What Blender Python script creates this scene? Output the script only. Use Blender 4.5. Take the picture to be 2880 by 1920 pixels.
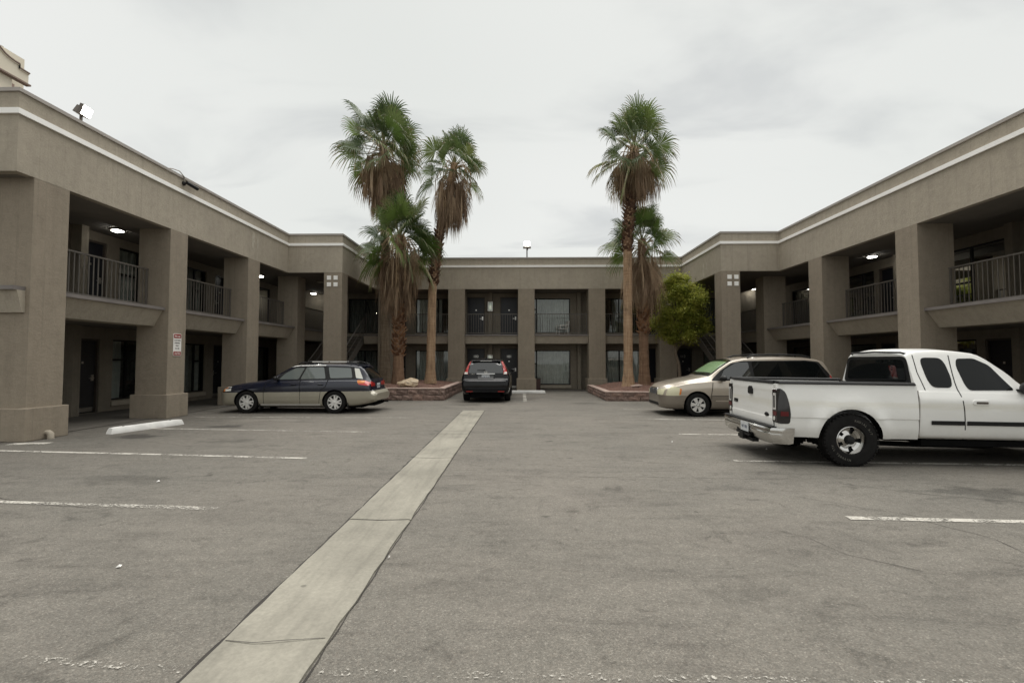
import bpy, bmesh, math, random
from mathutils import Vector, Matrix
from mathutils.bvhtree import BVHTree
from mathutils.geometry import delaunay_2d_cdt

R = math.radians
PI = math.pi
rnd = random.Random(7)
scene = bpy.context.scene
COL = scene.collection
for o in list(bpy.data.objects):
    bpy.data.objects.remove(o)

# ------------------------------------------------------------------ camera, sky, sun, exposure
cam_d = bpy.data.cameras.new('camera')
cam = bpy.data.objects.new('camera', cam_d)
COL.objects.link(cam)
cam.location = (0.0, 0.0, 1.55)
cam.rotation_euler = (R(90 + 2.21), 0.0, R(1.05))
cam_d.sensor_width = 36.0
cam_d.lens = 16.68
cam_d.clip_start = 0.05
cam_d.clip_end = 2000.0
scene.camera = cam

scene.view_settings.view_transform = 'Standard'
scene.view_settings.look = 'None'
scene.view_settings.exposure = 1.34
scene.view_settings.gamma = 1.0
scene.view_settings.use_curve_mapping = False
scene.cycles.use_denoising = True
scene.cycles.max_bounces = 7
scene.cycles.diffuse_bounces = 4
scene.cycles.glossy_bounces = 4
scene.cycles.transparent_max_bounces = 12
scene.cycles.sample_clamp_indirect = 6.0
scene.cycles.caustics_reflective = False
scene.cycles.caustics_refractive = False

SUN_EL, SUN_AZ = R(74), R(8)
world = bpy.data.worlds.new('World')
scene.world = world
world.use_nodes = True
wn, wl = world.node_tree.nodes, world.node_tree.links
wn.clear()
w_out = wn.new('ShaderNodeOutputWorld')
w_bg = wn.new('ShaderNodeBackground')
w_bg.inputs['Strength'].default_value = 0.10
sky = wn.new('ShaderNodeTexSky')
sky.sky_type = 'NISHITA'
sky.sun_disc = False
sky.sun_elevation = SUN_EL
sky.sun_rotation = SUN_AZ
sky.dust_density = 3.0
tc = wn.new('ShaderNodeTexCoord')
sep = wn.new('ShaderNodeSeparateXYZ')
wl.new(tc.outputs['Generated'], sep.inputs[0])
zc = wn.new('ShaderNodeMath'); zc.operation = 'MAXIMUM'
wl.new(sep.outputs['Z'], zc.inputs[0]); zc.inputs[1].default_value = 0.0
zo = wn.new('ShaderNodeMath'); zo.operation = 'ADD'
wl.new(zc.outputs[0], zo.inputs[0]); zo.inputs[1].default_value = 0.22
cx = wn.new('ShaderNodeMath'); cx.operation = 'DIVIDE'
cy = wn.new('ShaderNodeMath'); cy.operation = 'DIVIDE'
wl.new(sep.outputs['X'], cx.inputs[0]); wl.new(zo.outputs[0], cx.inputs[1])
wl.new(sep.outputs['Y'], cy.inputs[0]); wl.new(zo.outputs[0], cy.inputs[1])
cmb = wn.new('ShaderNodeCombineXYZ')
wl.new(cx.outputs[0], cmb.inputs[0]); wl.new(cy.outputs[0], cmb.inputs[1])
mp = wn.new('ShaderNodeMapping')
mp.inputs['Rotation'].default_value = (0, 0, R(-28))
mp.inputs['Scale'].default_value = (0.75, 1.9, 1.0)
mp.inputs['Location'].default_value = (2.3, 0.7, 0.0)
wl.new(cmb.outputs[0], mp.inputs[0])
n1 = wn.new('ShaderNodeTexNoise')
n1.inputs['Scale'].default_value = 1.5
n1.inputs['Detail'].default_value = 6.0
n1.inputs['Roughness'].default_value = 0.5
n1.inputs['Distortion'].default_value = 0.5
wl.new(mp.outputs[0], n1.inputs['Vector'])
n2 = wn.new('ShaderNodeTexNoise')
n2.inputs['Scale'].default_value = 0.45
n2.inputs['Detail'].default_value = 2.0
wl.new(cmb.outputs[0], n2.inputs['Vector'])
rp = wn.new('ShaderNodeValToRGB')
rp.color_ramp.interpolation = 'EASE'
rp.color_ramp.elements[0].position = 0.27
rp.color_ramp.elements[0].color = (2.72, 2.75, 2.70, 1)
rp.color_ramp.elements[1].position = 0.50
rp.color_ramp.elements[1].color = (3.44, 3.45, 3.31, 1)
wl.new(n1.outputs['Fac'], rp.inputs[0])
rp2 = wn.new('ShaderNodeValToRGB')
rp2.color_ramp.elements[0].position = 0.33
rp2.color_ramp.elements[0].color = (0.87, 0.885, 0.875, 1)
rp2.color_ramp.elements[1].position = 0.62
rp2.color_ramp.elements[1].color = (1.0, 1.0, 1.0, 1)
wl.new(n2.outputs['Fac'], rp2.inputs[0])
mulc = wn.new('ShaderNodeMix'); mulc.data_type = 'RGBA'; mulc.blend_type = 'MULTIPLY'
mulc.inputs[0].default_value = 1.0
wl.new(rp.outputs[0], mulc.inputs[6]); wl.new(rp2.outputs[0], mulc.inputs[7])
mixs = wn.new('ShaderNodeMix'); mixs.data_type = 'RGBA'
mixs.inputs[0].default_value = 0.96
wl.new(sky.outputs[0], mixs.inputs[6]); wl.new(mulc.outputs[2], mixs.inputs[7])
wl.new(mixs.outputs[2], w_bg.inputs['Color'])
wl.new(w_bg.outputs[0], w_out.inputs['Surface'])

sun_d = bpy.data.lights.new('sun', 'SUN')
sun_d.energy = 1.5
sun_d.angle = R(74)
sun_d.color = (1.0, 0.975, 0.93)
sun = bpy.data.objects.new('sun', sun_d)
COL.objects.link(sun)
sdir = Vector((math.sin(SUN_AZ) * math.cos(SUN_EL), math.cos(SUN_AZ) * math.cos(SUN_EL), math.sin(SUN_EL)))
sun.rotation_euler = sdir.to_track_quat('Z', 'Y').to_euler()

# ------------------------------------------------------------------ helpers
def tag(o, label=None, cat=None, group=None, kind=None):
    if label: o['label'] = label
    if cat: o['category'] = cat
    if group: o['group'] = group
    if kind: o['kind'] = kind
    return o

def empty(name, loc=(0, 0, 0), rz=0.0, label=None, cat=None, group=None, parent=None):
    o = bpy.data.objects.new(name, None)
    COL.objects.link(o)
    o.location = loc
    o.rotation_euler = (0, 0, rz)
    o.empty_display_size = 0.2
    if parent: o.parent = parent
    return tag(o, label, cat, group)

class MB:
    def __init__(s):
        s.v, s.f, s.m = [], [], []
    def add(s, vs, fs, mi=0):
        b = len(s.v)
        s.v.extend([tuple(v) for v in vs])
        for f in fs:
            s.f.append(tuple(b + i for i in f)); s.m.append(mi)
    def box(s, x0, y0, z0, x1, y1, z1, mi=0):
        x0, x1 = min(x0, x1), max(x0, x1); y0, y1 = min(y0, y1), max(y0, y1); z0, z1 = min(z0, z1), max(z0, z1)
        s.add([(x0, y0, z0), (x1, y0, z0), (x1, y1, z0), (x0, y1, z0), (x0, y0, z1), (x1, y0, z1), (x1, y1, z1), (x0, y1, z1)],
              [(0, 3, 2, 1), (4, 5, 6, 7), (0, 1, 5, 4), (1, 2, 6, 5), (2, 3, 7, 6), (3, 0, 4, 7)], mi)
    def prism(s, poly, axis, a0, a1, mi=0):
        n = len(poly)
        def P(u, v, a):
            return (a, u, v) if axis == 'x' else ((u, a, v) if axis == 'y' else (u, v, a))
        vs = [P(u, v, a0) for u, v in poly] + [P(u, v, a1) for u, v in poly]
        fs = [tuple(range(n)), tuple(range(2 * n - 1, n - 1, -1))]
        fs += [(i, (i + 1) % n, n + (i + 1) % n, n + i)[::-1] for i in range(n)]
        s.add(vs, fs, mi)
    def tube(s, pts, r, n=8, mi=0, cap=True):
        pts = [Vector(p) for p in pts]
        rs = r if isinstance(r, (list, tuple)) else [r] * len(pts)
        rings = []
        up = None
        for i, p in enumerate(pts):
            d = (pts[min(i + 1, len(pts) - 1)] - pts[max(i - 1, 0)])
            d = d.normalized() if d.length > 1e-9 else Vector((0, 0, 1))
            if up is None:
                up = Vector((0, 0, 1)) if abs(d.z) < 0.9 else Vector((1, 0, 0))
            a = d.cross(up)
            if a.length < 1e-6: a = d.cross(Vector((0, 1, 0.1)))
            a.normalize(); b = d.cross(a).normalized(); up = -b if False else a.cross(d)
            rings.append([p + (a * math.cos(2 * PI * k / n) + b * math.sin(2 * PI * k / n)) * rs[i] for k in range(n)])
        vs = [v for rg in rings for v in rg]
        fs = []
        for i in range(len(pts) - 1):
            for k in range(n):
                k2 = (k + 1) % n
                fs.append((i * n + k, i * n + k2, (i + 1) * n + k2, (i + 1) * n + k))
        if cap:
            fs.append(tuple(range(n - 1, -1, -1)))
            fs.append(tuple((len(pts) - 1) * n + k for k in range(n)))
        s.add(vs, fs, mi)
    def lathe(s, prof, axis='y', n=24, c=(0, 0, 0), mi=0, closed=False):
        vs, fs = [], []
        for (r, a) in prof:
            for k in range(n):
                t = 2 * PI * k / n
                u, v = r * math.cos(t), r * math.sin(t)
                p = (u, a, v) if axis == 'y' else ((u, v, a) if axis == 'z' else (a, u, v))
                vs.append((p[0] + c[0], p[1] + c[1], p[2] + c[2]))
        m = len(prof)
        for i in range(m if closed else m - 1):
            j = (i + 1) % m
            for k in range(n):
                k2 = (k + 1) % n
                fs.append((i * n + k, i * n + k2, j * n + k2, j * n + k))
        s.add(vs, fs, mi)
    def mesh(s, name, mats, smooth=None, fix=True):
        me = bpy.data.meshes.new(name)
        me.from_pydata(s.v, [], s.f)
        for m in (mats if isinstance(mats, (list, tuple)) else [mats]):
            me.materials.append(m)
        me.polygons.foreach_set('material_index', s.m)
        if fix:
            bm = bmesh.new(); bm.from_mesh(me)
            bmesh.ops.recalc_face_normals(bm, faces=bm.faces)
            bm.to_mesh(me); bm.free()
        if smooth is not None:
            me.polygons.foreach_set('use_smooth', [True] * len(me.polygons))
            me.set_sharp_from_angle(angle=R(smooth))
        me.update()
        return me

def obj(name, mb, mats, parent=None, smooth=None, loc=None, fix=True):
    me = mb.mesh(name, mats, smooth, fix) if isinstance(mb, MB) else mb
    o = bpy.data.objects.new(name, me)
    COL.objects.link(o)
    if parent: o.parent = parent
    if loc: o.location = loc
    return o

def inst(name, me, parent=None, loc=(0, 0, 0), rot=(0, 0, 0), sc=(1, 1, 1)):
    o = bpy.data.objects.new(name, me)
    COL.objects.link(o)
    if parent: o.parent = parent
    o.location = loc; o.rotation_euler = rot; o.scale = sc
    return o

def bevel_mesh(o, w, seg=2):
    bm = bmesh.new(); bm.from_mesh(o.data)
    bmesh.ops.bevel(bm, geom=list(bm.edges), offset=w, segments=seg, affect='EDGES', profile=0.6)
    bm.to_mesh(o.data); bm.free()
    return o

def text_mesh(s, size, mat, name='lettering', bold=0.0, ext=0.002):
    cu = bpy.data.curves.new(name, 'FONT')
    cu.body = s; cu.size = size; cu.align_x = 'CENTER'; cu.align_y = 'CENTER'
    cu.offset = bold; cu.extrude = ext
    t = bpy.data.objects.new(name, cu)
    COL.objects.link(t)
    dg = bpy.context.evaluated_depsgraph_get()
    me = bpy.data.meshes.new_from_object(t.evaluated_get(dg))
    bpy.data.objects.remove(t); bpy.data.curves.remove(cu)
    me.name = name
    me.materials.clear(); me.materials.append(mat)
    return me

# ------------------------------------------------------------------ materials
class NT:
    def __init__(s, name):
        s.m = bpy.data.materials.new(name); s.m.use_nodes = True
        s.n, s.l = s.m.node_tree.nodes, s.m.node_tree.links
        s.b = s.n['Principled BSDF']
        s.out = s.n['Material Output']
        s._pos = None
    def pos(s, obj=False):
        if obj:
            t = s.n.new('ShaderNodeTexCoord'); return t.outputs['Object']
        if s._pos is None:
            g = s.n.new('ShaderNodeNewGeometry'); s._pos = g.outputs['Position']
        return s._pos
    def mapped(s, vec, sc=(1, 1, 1), rot=(0, 0, 0), loc=(0, 0, 0)):
        m = s.n.new('ShaderNodeMapping')
        m.inputs['Scale'].default_value = sc; m.inputs['Rotation'].default_value = rot; m.inputs['Location'].default_value = loc
        s.l.new(vec, m.inputs[0]); return m.outputs[0]
    def noise(s, vec, scale, detail=4, rough=0.55, dist=0.0):
        t = s.n.new('ShaderNodeTexNoise')
        t.inputs['Scale'].default_value = scale; t.inputs['Detail'].default_value = detail
        t.inputs['Roughness'].default_value = rough; t.inputs['Distortion'].default_value = dist
        s.l.new(vec, t.inputs['Vector']); return t.outputs['Fac']
    def vor(s, vec, scale, feat='F1', out='Distance'):
        t = s.n.new('ShaderNodeTexVoronoi'); t.feature = feat
        t.inputs['Scale'].default_value = scale
        s.l.new(vec, t.inputs['Vector']); return t.outputs[out]
    def ramp(s, fac, stops, interp='LINEAR'):
        r = s.n.new('ShaderNodeValToRGB'); r.color_ramp.interpolation = interp
        e = r.color_ramp.elements
        while len(e) < len(stops): e.new(0.5)
        for k, (p, c) in enumerate(stops):
            e[k].position = p
            e[k].color = (c, c, c, 1) if isinstance(c, (int, float)) else (c[0], c[1], c[2], 1)
        s.l.new(fac, r.inputs[0]); return r.outputs[0]
    def mix(s, fac, a, b, mode='MIX'):
        m = s.n.new('ShaderNodeMix'); m.data_type = 'RGBA'; m.blend_type = mode
        for inp, v in ((0, fac), (6, a), (7, b)):
            if isinstance(v, (int, float)): m.inputs[inp].default_value = v if inp == 0 else (v, v, v, 1)
            elif isinstance(v, tuple): m.inputs[inp].default_value = (v[0], v[1], v[2], 1)
            else: s.l.new(v, m.inputs[inp])
        return m.outputs[2]
    def math(s, op, a, b=None, c=None):
        m = s.n.new('ShaderNodeMath'); m.operation = op
        for i, v in enumerate((a, b, c)):
            if v is None: continue
            if isinstance(v, (int, float)): m.inputs[i].default_value = v
            else: s.l.new(v, m.inputs[i])
        return m.outputs[0]
    def bump(s, h, strength=0.3, dist=0.01):
        b = s.n.new('ShaderNodeBump'); b.inputs['Strength'].default_value = strength; b.inputs['Distance'].default_value = dist
        s.l.new(h, b.inputs['Height']); s.l.new(b.outputs[0], s.b.inputs['Normal'])
    def color(s, c):
        if isinstance(c, tuple): s.b.inputs['Base Color'].default_value = (c[0], c[1], c[2], 1)
        else: s.l.new(c, s.b.inputs['Base Color'])
        return s
    def set(s, **k):
        for a, v in k.items():
            nm = {'rough': 'Roughness', 'metal': 'Metallic', 'coat': 'Coat Weight', 'coatr': 'Coat Roughness', 'ior': 'IOR',
                  'spec': 'Specular IOR Level', 'alpha': 'Alpha', 'emit': 'Emission Strength'}[a]
            if isinstance(v, (int, float)): s.b.inputs[nm].default_value = v
            else: s.l.new(v, s.b.inputs[nm])
        return s

def plain(name, c, rough=0.6, var=0.12, scale=6.0, metal=0.0, bump=0.0, bscale=40.0, obj=True, **k):
    t = NT(name)
    p = t.pos(obj)
    f = t.noise(p, scale, 4)
    lo = tuple(x * (1 - var) for x in c); hi = tuple(min(1, x * (1 + var)) for x in c)
    t.color(t.ramp(f, [(0.3, lo), (0.7, hi)]))
    t.set(rough=rough, metal=metal, **k)
    if bump: t.bump(t.noise(p, bscale, 3), bump, 0.01)
    return t.m

def mat_stucco(name, c):
    t = NT(name); p = t.pos()
    big = t.noise(p, 0.9, 5, 0.6)
    mid = t.noise(p, 7.0, 6, 0.65, 0.4)
    streak = t.noise(t.mapped(p, (3.0, 3.0, 0.28)), 2.2, 5, 0.6, 0.2)
    k = t.ramp(big, [(0.25, 0.91), (0.75, 1.06)])
    k2 = t.ramp(mid, [(0.28, 0.89), (0.5, 1.0), (0.75, 1.07)])
    k3 = t.ramp(streak, [(0.3, 0.94), (0.6, 1.02)])
    col = t.mix(1.0, t.mix(1.0, t.mix(1.0, c, k, 'MULTIPLY'), k2, 'MULTIPLY'), k3, 'MULTIPLY')
    drip = t.ramp(t.noise(t.mapped(p, (6.0, 6.0, 0.10)), 2.0, 4, 0.6, 0.1), [(0.58, 1.0), (0.74, 0.84)])
    col = t.mix(1.0, col, drip, 'MULTIPLY')
    sand = t.ramp(t.noise(p, 70, 2, 0.6), [(0.3, 0.93), (0.7, 1.05)])
    col = t.mix(1.0, col, sand, 'MULTIPLY')
    spl = t.ramp(t.noise(p, 26, 3, 0.7), [(0.66, 0.0), (0.76, 1.0)])
    col = t.mix(t.math('MULTIPLY', spl, 0.10), col, (0.55, 0.5, 0.42))
    t.color(col); t.set(rough=0.92, spec=0.2)
    h = t.math('ADD', t.noise(p, 95, 3, 0.7), t.math('MULTIPLY', t.noise(p, 18, 4), 0.8))
    t.bump(h, 0.9, 0.014)
    return t.m

def mat_asphalt():
    t = NT('asphalt'); p = t.pos()
    sx = t.n.new('ShaderNodeSeparateXYZ'); t.l.new(p, sx.inputs[0])
    X, Y = sx.outputs[0], sx.outputs[1]
    big = t.noise(p, 0.23, 5, 0.6, 0.3)
    mid = t.noise(t.mapped(p, (0.5, 1.0, 1.0), (0, 0, 0.3)), 1.3, 6, 0.62, 0.6)
    blot = t.noise(t.mapped(p, (1, 1, 1), (0, 0, 1.0)), 3.2, 5, 0.7, 1.2)
    fine = t.noise(p, 55, 2, 0.6)
    grit = t.vor(p, 125.0)
    stone = t.vor(p, 125.0, out='Color')
    base = t.ramp(big, [(0.3, (0.144, 0.136, 0.118)), (0.52, (0.170, 0.157, 0.135)), (0.74, (0.192, 0.174, 0.150))])
    base = t.mix(1.0, base, t.ramp(mid, [(0.25, 0.74), (0.5, 0.99), (0.78, 1.10)]), 'MULTIPLY')
    base = t.mix(1.0, base, t.ramp(blot, [(0.28, 0.62), (0.42, 0.97), (0.7, 1.05)]), 'MULTIPLY')
    scuff = t.noise(t.mapped(p, (0.55, 2.4, 1.0), (0, 0, 0.12)), 1.7, 6, 0.68, 0.9)
    base = t.mix(1.0, base, t.ramp(scuff, [(0.30, 0.74), (0.44, 0.96), (0.56, 1.03)]), 'MULTIPLY')
    base = t.mix(1.0, base, t.ramp(t.noise(p, 13, 4, .7, .3), [(0.28, 0.80), (0.5, 1.0), (0.75, 1.09)]), 'MULTIPLY')
    base = t.mix(1.0, base, t.ramp(fine, [(0.25, 0.78), (0.5, 1.0), (0.78, 1.24)]), 'MULTIPLY')
    sv = t.n.new('ShaderNodeSeparateColor'); t.l.new(stone, sv.inputs[0])
    peb = t.ramp(sv.outputs[0], [(0.0, 0.72), (0.5, 0.98), (0.80, 1.07), (0.93, 1.45), (1.0, 2.0)])
    base = t.mix(0.55, base, t.mix(1.0, base, peb, 'MULTIPLY'))
    base = t.mix(t.ramp(sv.outputs[1], [(0.7, 0.0), (1.0, 0.16)]), base, (0.24, 0.185, 0.145))
    # dark tyre tracks and drips in the stalls on either side of the gutter
    ax = t.math('ABSOLUTE', t.math('SUBTRACT', X, 0.6))
    stall = t.ramp(t.math('ADD', t.math('MULTIPLY', ax, 0.08), t.math('MULTIPLY', t.math('SUBTRACT', mid, 0.5), 0.5)), [(0.28, 1.0), (0.66, 0.80)])
    base = t.mix(1.0, base, stall, 'MULTIPLY')
    warp = t.n.new('ShaderNodeVectorMath'); warp.operation = 'ADD'
    nn = t.n.new('ShaderNodeTexNoise'); nn.inputs['Scale'].default_value = 2.2; nn.inputs['Detail'].default_value = 5
    t.l.new(p, nn.inputs['Vector'])
    sc = t.n.new('ShaderNodeVectorMath'); sc.operation = 'SCALE'; sc.inputs['Scale'].default_value = 0.9
    t.l.new(nn.outputs['Color'], sc.inputs[0]); t.l.new(p, warp.inputs[0]); t.l.new(sc.outputs[0], warp.inputs[1])
    for (sx0, sy0, rx, ry, dk) in [(-7.75, 9.55, 0.62, 0.36, 0.42), (-6.9, 11.0, 0.5, 0.3, 0.5), (5.3, 5.7, 0.9, 0.28, 0.62), (5.6, 4.05, 0.45, 0.22, 0.6),
                                   (6.6, 9.3, 1.2, 0.6, 0.62), (-5.2, 6.1, 0.8, 0.25, 0.75), (-1.9, 16.4, 0.6, 0.5, 0.7), (2.2, 17.0, 0.7, 0.35, 0.66), (0.0, 18.9, 0.9, 1.0, 0.72), (-6.5, 12.15, 1.3, .45, 1.22), (-4.6, 3.9, .5, .3, .78), (4.2, 8.6, .9, .35, .75), (5.9, 11.2, .8, .5, .7), (-5.6, 9.0, .5, .25, .72), (1.6, 3.3, .35, .2, .82)]:
        m = t.mapped(warp.outputs[0], (1 / rx, 1 / ry, 0.0001), loc=(-(sx0 + 0.45) / rx, -(sy0 + 0.45) / ry, 0))
        ln = t.n.new('ShaderNodeVectorMath'); ln.operation = 'LENGTH'; t.l.new(m, ln.inputs[0])
        base = t.mix(1.0, base, t.ramp(ln.outputs['Value'], [(0.45, dk), (1.15, 1.0)], 'EASE'), 'MULTIPLY')
    spot = t.ramp(t.vor(t.mapped(warp.outputs[0], (1, 1, 0.01)), 1.15), [(0.025, 0.5), (0.06, 1.0)])
    base = t.mix(1.0, base, spot, 'MULTIPLY')
    t.color(base)
    t.set(rough=t.ramp(mid, [(0.3, 0.78), (0.7, 0.93)]), spec=0.3)
    h = t.math('ADD', t.math('MULTIPLY', grit, -1.0), t.math('MULTIPLY', fine, 0.7))
    t.bump(h, 0.7, 0.010)
    return t.m

def mat_concrete(name, c, bump=0.35):
    t = NT(name); p = t.pos()
    k = t.ramp(t.noise(p, 1.1, 6, 0.6, 0.4), [(0.28, 0.70), (0.72, 1.12)])
    k2 = t.ramp(t.noise(p, 40, 3, 0.6), [(0.25, 0.86), (0.75, 1.1)])
    k3 = t.ramp(t.noise(t.mapped(p, (5.0, 0.5, 1)), 2.0, 5, 0.6, 0.5), [(0.3, 0.84), (0.55, 1.02)])
    col = t.mix(1.0, t.mix(1.0, t.mix(1.0, c, k, 'MULTIPLY'), k2, 'MULTIPLY'), k3, 'MULTIPLY')
    sp = t.ramp(t.vor(t.mapped(p, (1, 1, 0.01)), 2.3), [(0.03, 0.6), (0.055, 1.0)])
    t.color(t.mix(1.0, col, sp, 'MULTIPLY')); t.set(rough=0.9, spec=0.25)
    t.bump(t.math('ADD', t.noise(p, 120, 2), t.noise(p, 22, 4)), bump, 0.006)
    return t.m

def mat_paint_line(thr, wf=.55, wc=.45):
    t = NT('worn_line_paint'); p = t.pos()
    t.color(t.ramp(t.noise(p, 20, 3), [(0.3, (0.34, 0.32, 0.28)), (0.7, (0.50, 0.475, 0.425))]))
    t.set(rough=0.85)
    f = t.math('ADD', t.math('MULTIPLY', t.noise(p, 42, 4, 0.75), wf), t.math('MULTIPLY', t.noise(p, 3.0, 3, 0.6), wc))
    a = t.ramp(f, [(thr - 0.035, 0.0), (thr + 0.035, 1.0)])
    tr = t.n.new('ShaderNodeBsdfTransparent')
    mx = t.n.new('ShaderNodeMixShader')
    t.l.new(a, mx.inputs[0]); t.l.new(tr.outputs[0], mx.inputs[1]); t.l.new(t.b.outputs[0], mx.inputs[2])
    t.l.new(mx.outputs[0], t.out.inputs['Surface'])
    return t.m

def mat_paint(name, c, metal=0.0, rough=0.35, coat=1.0, dirt=0.1, coatr=0.06):
    t = NT(name); p = t.pos(True)
    f = t.ramp(t.noise(p, 2.2, 5, 0.6, 0.4), [(0.35, 1 - dirt), (0.65, 1.0)])
    col = t.mix(1.0, c, f, 'MULTIPLY')
    sx = t.n.new('ShaderNodeSeparateXYZ'); t.l.new(p, sx.inputs[0])
    low = t.ramp(t.math('ADD', sx.outputs[2], t.math('MULTIPLY', t.noise(p, 5, 4), 0.3)), [(0.42, 0.45), (0.85, 0.0)])
    col = t.mix(t.math('MULTIPLY', low, dirt * 3.0), col, (0.24, 0.21, 0.17))
    t.color(col)
    t.set(rough=rough, metal=metal, coat=coat, coatr=coatr)
    return t.m

def mat_glass_dark(name, c, rough=0.03, ior=1.6, spec=0.5):
    t = NT(name); t.color(c); t.set(rough=rough, ior=ior, spec=spec); return t.m

def mat_pane(name, tint, refl=0.12, rough=0.02):
    t = NT(name)
    tr = t.n.new('ShaderNodeBsdfTransparent'); tr.inputs[0].default_value = (*tint, 1)
    gl = t.n.new('ShaderNodeBsdfGlossy'); gl.inputs['Roughness'].default_value = rough
    gl.inputs[0].default_value = (0.95, 0.97, 0.95, 1)
    fr = t.n.new('ShaderNodeFresnel'); fr.inputs['IOR'].default_value = 1.5
    fac = t.math('ADD', t.math('MULTIPLY', fr.outputs[0], 0.9), refl)
    mx = t.n.new('ShaderNodeMixShader')
    t.l.new(fac, mx.inputs[0]); t.l.new(tr.outputs[0], mx.inputs[1]); t.l.new(gl.outputs[0], mx.inputs[2])
    t.l.new(mx.outputs[0], t.out.inputs['Surface'])
    return t.m

def mat_emit(name, c, s):
    t = NT(name); t.color((0.9, 0.9, 0.88))
    t.b.inputs['Emission Color'].default_value = (*c, 1); t.b.inputs['Emission Strength'].default_value = s
    return t.m

def mat_leaf(name, stops, transl=0.25, rough=0.5, scale=0.8, randomize=True):
    t = NT(name)
    oi = t.n.new('ShaderNodeObjectInfo')
    p = t.pos()
    f = t.noise(p, scale, 4, 0.65)
    if randomize:
        f = t.math('ADD', t.math('MULTIPLY', f, 0.5), t.math('MULTIPLY', oi.outputs['Random'], 0.5))
    col = t.ramp(f, stops)
    t.color(col); t.set(rough=rough, spec=0.35)
    tl = t.n.new('ShaderNodeBsdfTranslucent'); t.l.new(col, tl.inputs[0])
    mx = t.n.new('ShaderNodeMixShader'); mx.inputs[0].default_value = transl
    t.l.new(t.b.outputs[0], mx.inputs[1]); t.l.new(tl.outputs[0], mx.inputs[2])
    t.l.new(mx.outputs[0], t.out.inputs['Surface'])
    return t.m

M = {}
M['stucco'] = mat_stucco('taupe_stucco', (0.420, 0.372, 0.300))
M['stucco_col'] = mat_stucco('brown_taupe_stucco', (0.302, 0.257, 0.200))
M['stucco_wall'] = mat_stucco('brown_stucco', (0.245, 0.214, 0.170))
M['ceiling'] = plain('grey_ceiling_paint', (0.165, 0.150, 0.130), 0.9, 0.1, 2.0, bump=0.2, obj=False)
M['white_trim'] = plain('white_trim_paint', (0.92, 0.905, 0.87), 0.6, 0.03, 3.0, obj=False)
M['coping'] = plain('grey_coping_metal', (0.36, 0.33, 0.30), 0.5, 0.1, 2.0, obj=False)
M['cap'] = plain('mauve_grey_ledge', (0.165, 0.148, 0.138), 0.6, 0.12, 3.0, obj=False)
M['rail'] = plain('brown_grey_rail_paint', (0.115, 0.102, 0.088), 0.5, 0.1, 4.0, obj=False)
M['asphalt'] = mat_asphalt()
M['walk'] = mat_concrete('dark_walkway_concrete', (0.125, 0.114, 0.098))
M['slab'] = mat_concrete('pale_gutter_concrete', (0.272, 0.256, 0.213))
M['seam'] = plain('tar_seam', (0.03, 0.026, 0.022), 0.9, 0.2, 9.0, obj=False)
M['line'] = mat_paint_line(0.47)
M['line_faint'] = mat_paint_line(0.515, .7, .3)
M['line_speck'] = mat_paint_line(0.585, .8, .2)
M['door'] = plain('dark_navy_door_paint', (0.010, 0.011, 0.016), 0.45, 0.2, 3.0)
M['door_grey'] = plain('charcoal_door_paint', (0.022, 0.022, 0.024), 0.45, 0.2, 3.0)
M['jamb'] = plain('dark_brown_jamb', (0.075, 0.06, 0.048), 0.6, 0.15, 3.0)
M['frame'] = plain('black_window_frame', (0.012, 0.011, 0.010), 0.5, 0.2, 5.0, spec=.2)
M['curtain'] = plain('grey_curtain_cloth', (0.50, 0.51, 0.485), 0.95, 0.12, 5.0)
M['curtain_dark'] = plain('dim_curtain_cloth', (0.19, 0.195, 0.18), 0.95, 0.12, 5.0)
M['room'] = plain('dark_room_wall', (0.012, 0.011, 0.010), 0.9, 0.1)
M['pane'] = mat_pane('window_glass', (0.86, 0.90, 0.88), 0.05)
M['metal'] = plain('brushed_steel', (0.62, 0.61, 0.58), 0.3, 0.08, 8.0, metal=1.0)
M['chrome'] = plain('chrome', (0.60, 0.59, 0.57), 0.14, 0.05, 4.0, metal=1.0)
M['black'] = plain('black_plastic', (0.012, 0.012, 0.012), 0.5, 0.2, 8.0, spec=.25)
M['rubber'] = plain('tyre_rubber', (0.014, 0.0135, 0.013), 0.85, 0.25, 12.0, bump=0.3, bscale=60, spec=.12)
M['under'] = plain('dark_underbody', (0.006, 0.006, 0.006), 0.95, 0.2, 6.0, spec=.05)
M['lamp'] = mat_emit('lit_diffuser', (1.0, 0.98, 0.90), 11.0)
M['flood'] = mat_emit('lit_floodlight', (1.0, 0.99, 0.90), 9.0)
M['lantern'] = mat_emit('dim_lantern_bulb', (1.0, 0.9, 0.7), 0.12)
M['lamp_off'] = plain('unlit_diffuser', (0.35, 0.33, 0.28), 0.5)
M['bronze'] = plain('bronze_lamp_housing', (0.10, 0.085, 0.07), 0.5, 0.15)
M['white_conc'] = plain('white_painted_concrete', (0.72, 0.71, 0.68), 0.75, 0.1, 5.0, bump=0.5, bscale=30, obj=False)
M['sign_white'] = plain('sign_white', (0.80, 0.78, 0.74), 0.45, 0.03)
M['sign_red'] = plain('sign_red', (0.28, 0.035, 0.03), 0.45, 0.05)
M['sign_black'] = plain('sign_black', (0.04, 0.035, 0.03), 0.5, 0.05)

# ------------------------------------------------------------------ ground
g = MB()
g.add([(-150, -120, 0), (150, -120, 0), (150, 180, 0), (-150, 180, 0)], [(0, 1, 2, 3)])
tag(obj('asphalt_ground', g, M['asphalt']), kind='structure')

def sheet(name, pts, z, mat, kind='structure', parent=None):
    m = MB(); m.add([(x, y, z) for x, y in pts], [tuple(range(len(pts)))])
    o = obj(name, m, mat, parent)
    if kind: tag(o, kind=kind)
    return o

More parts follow.
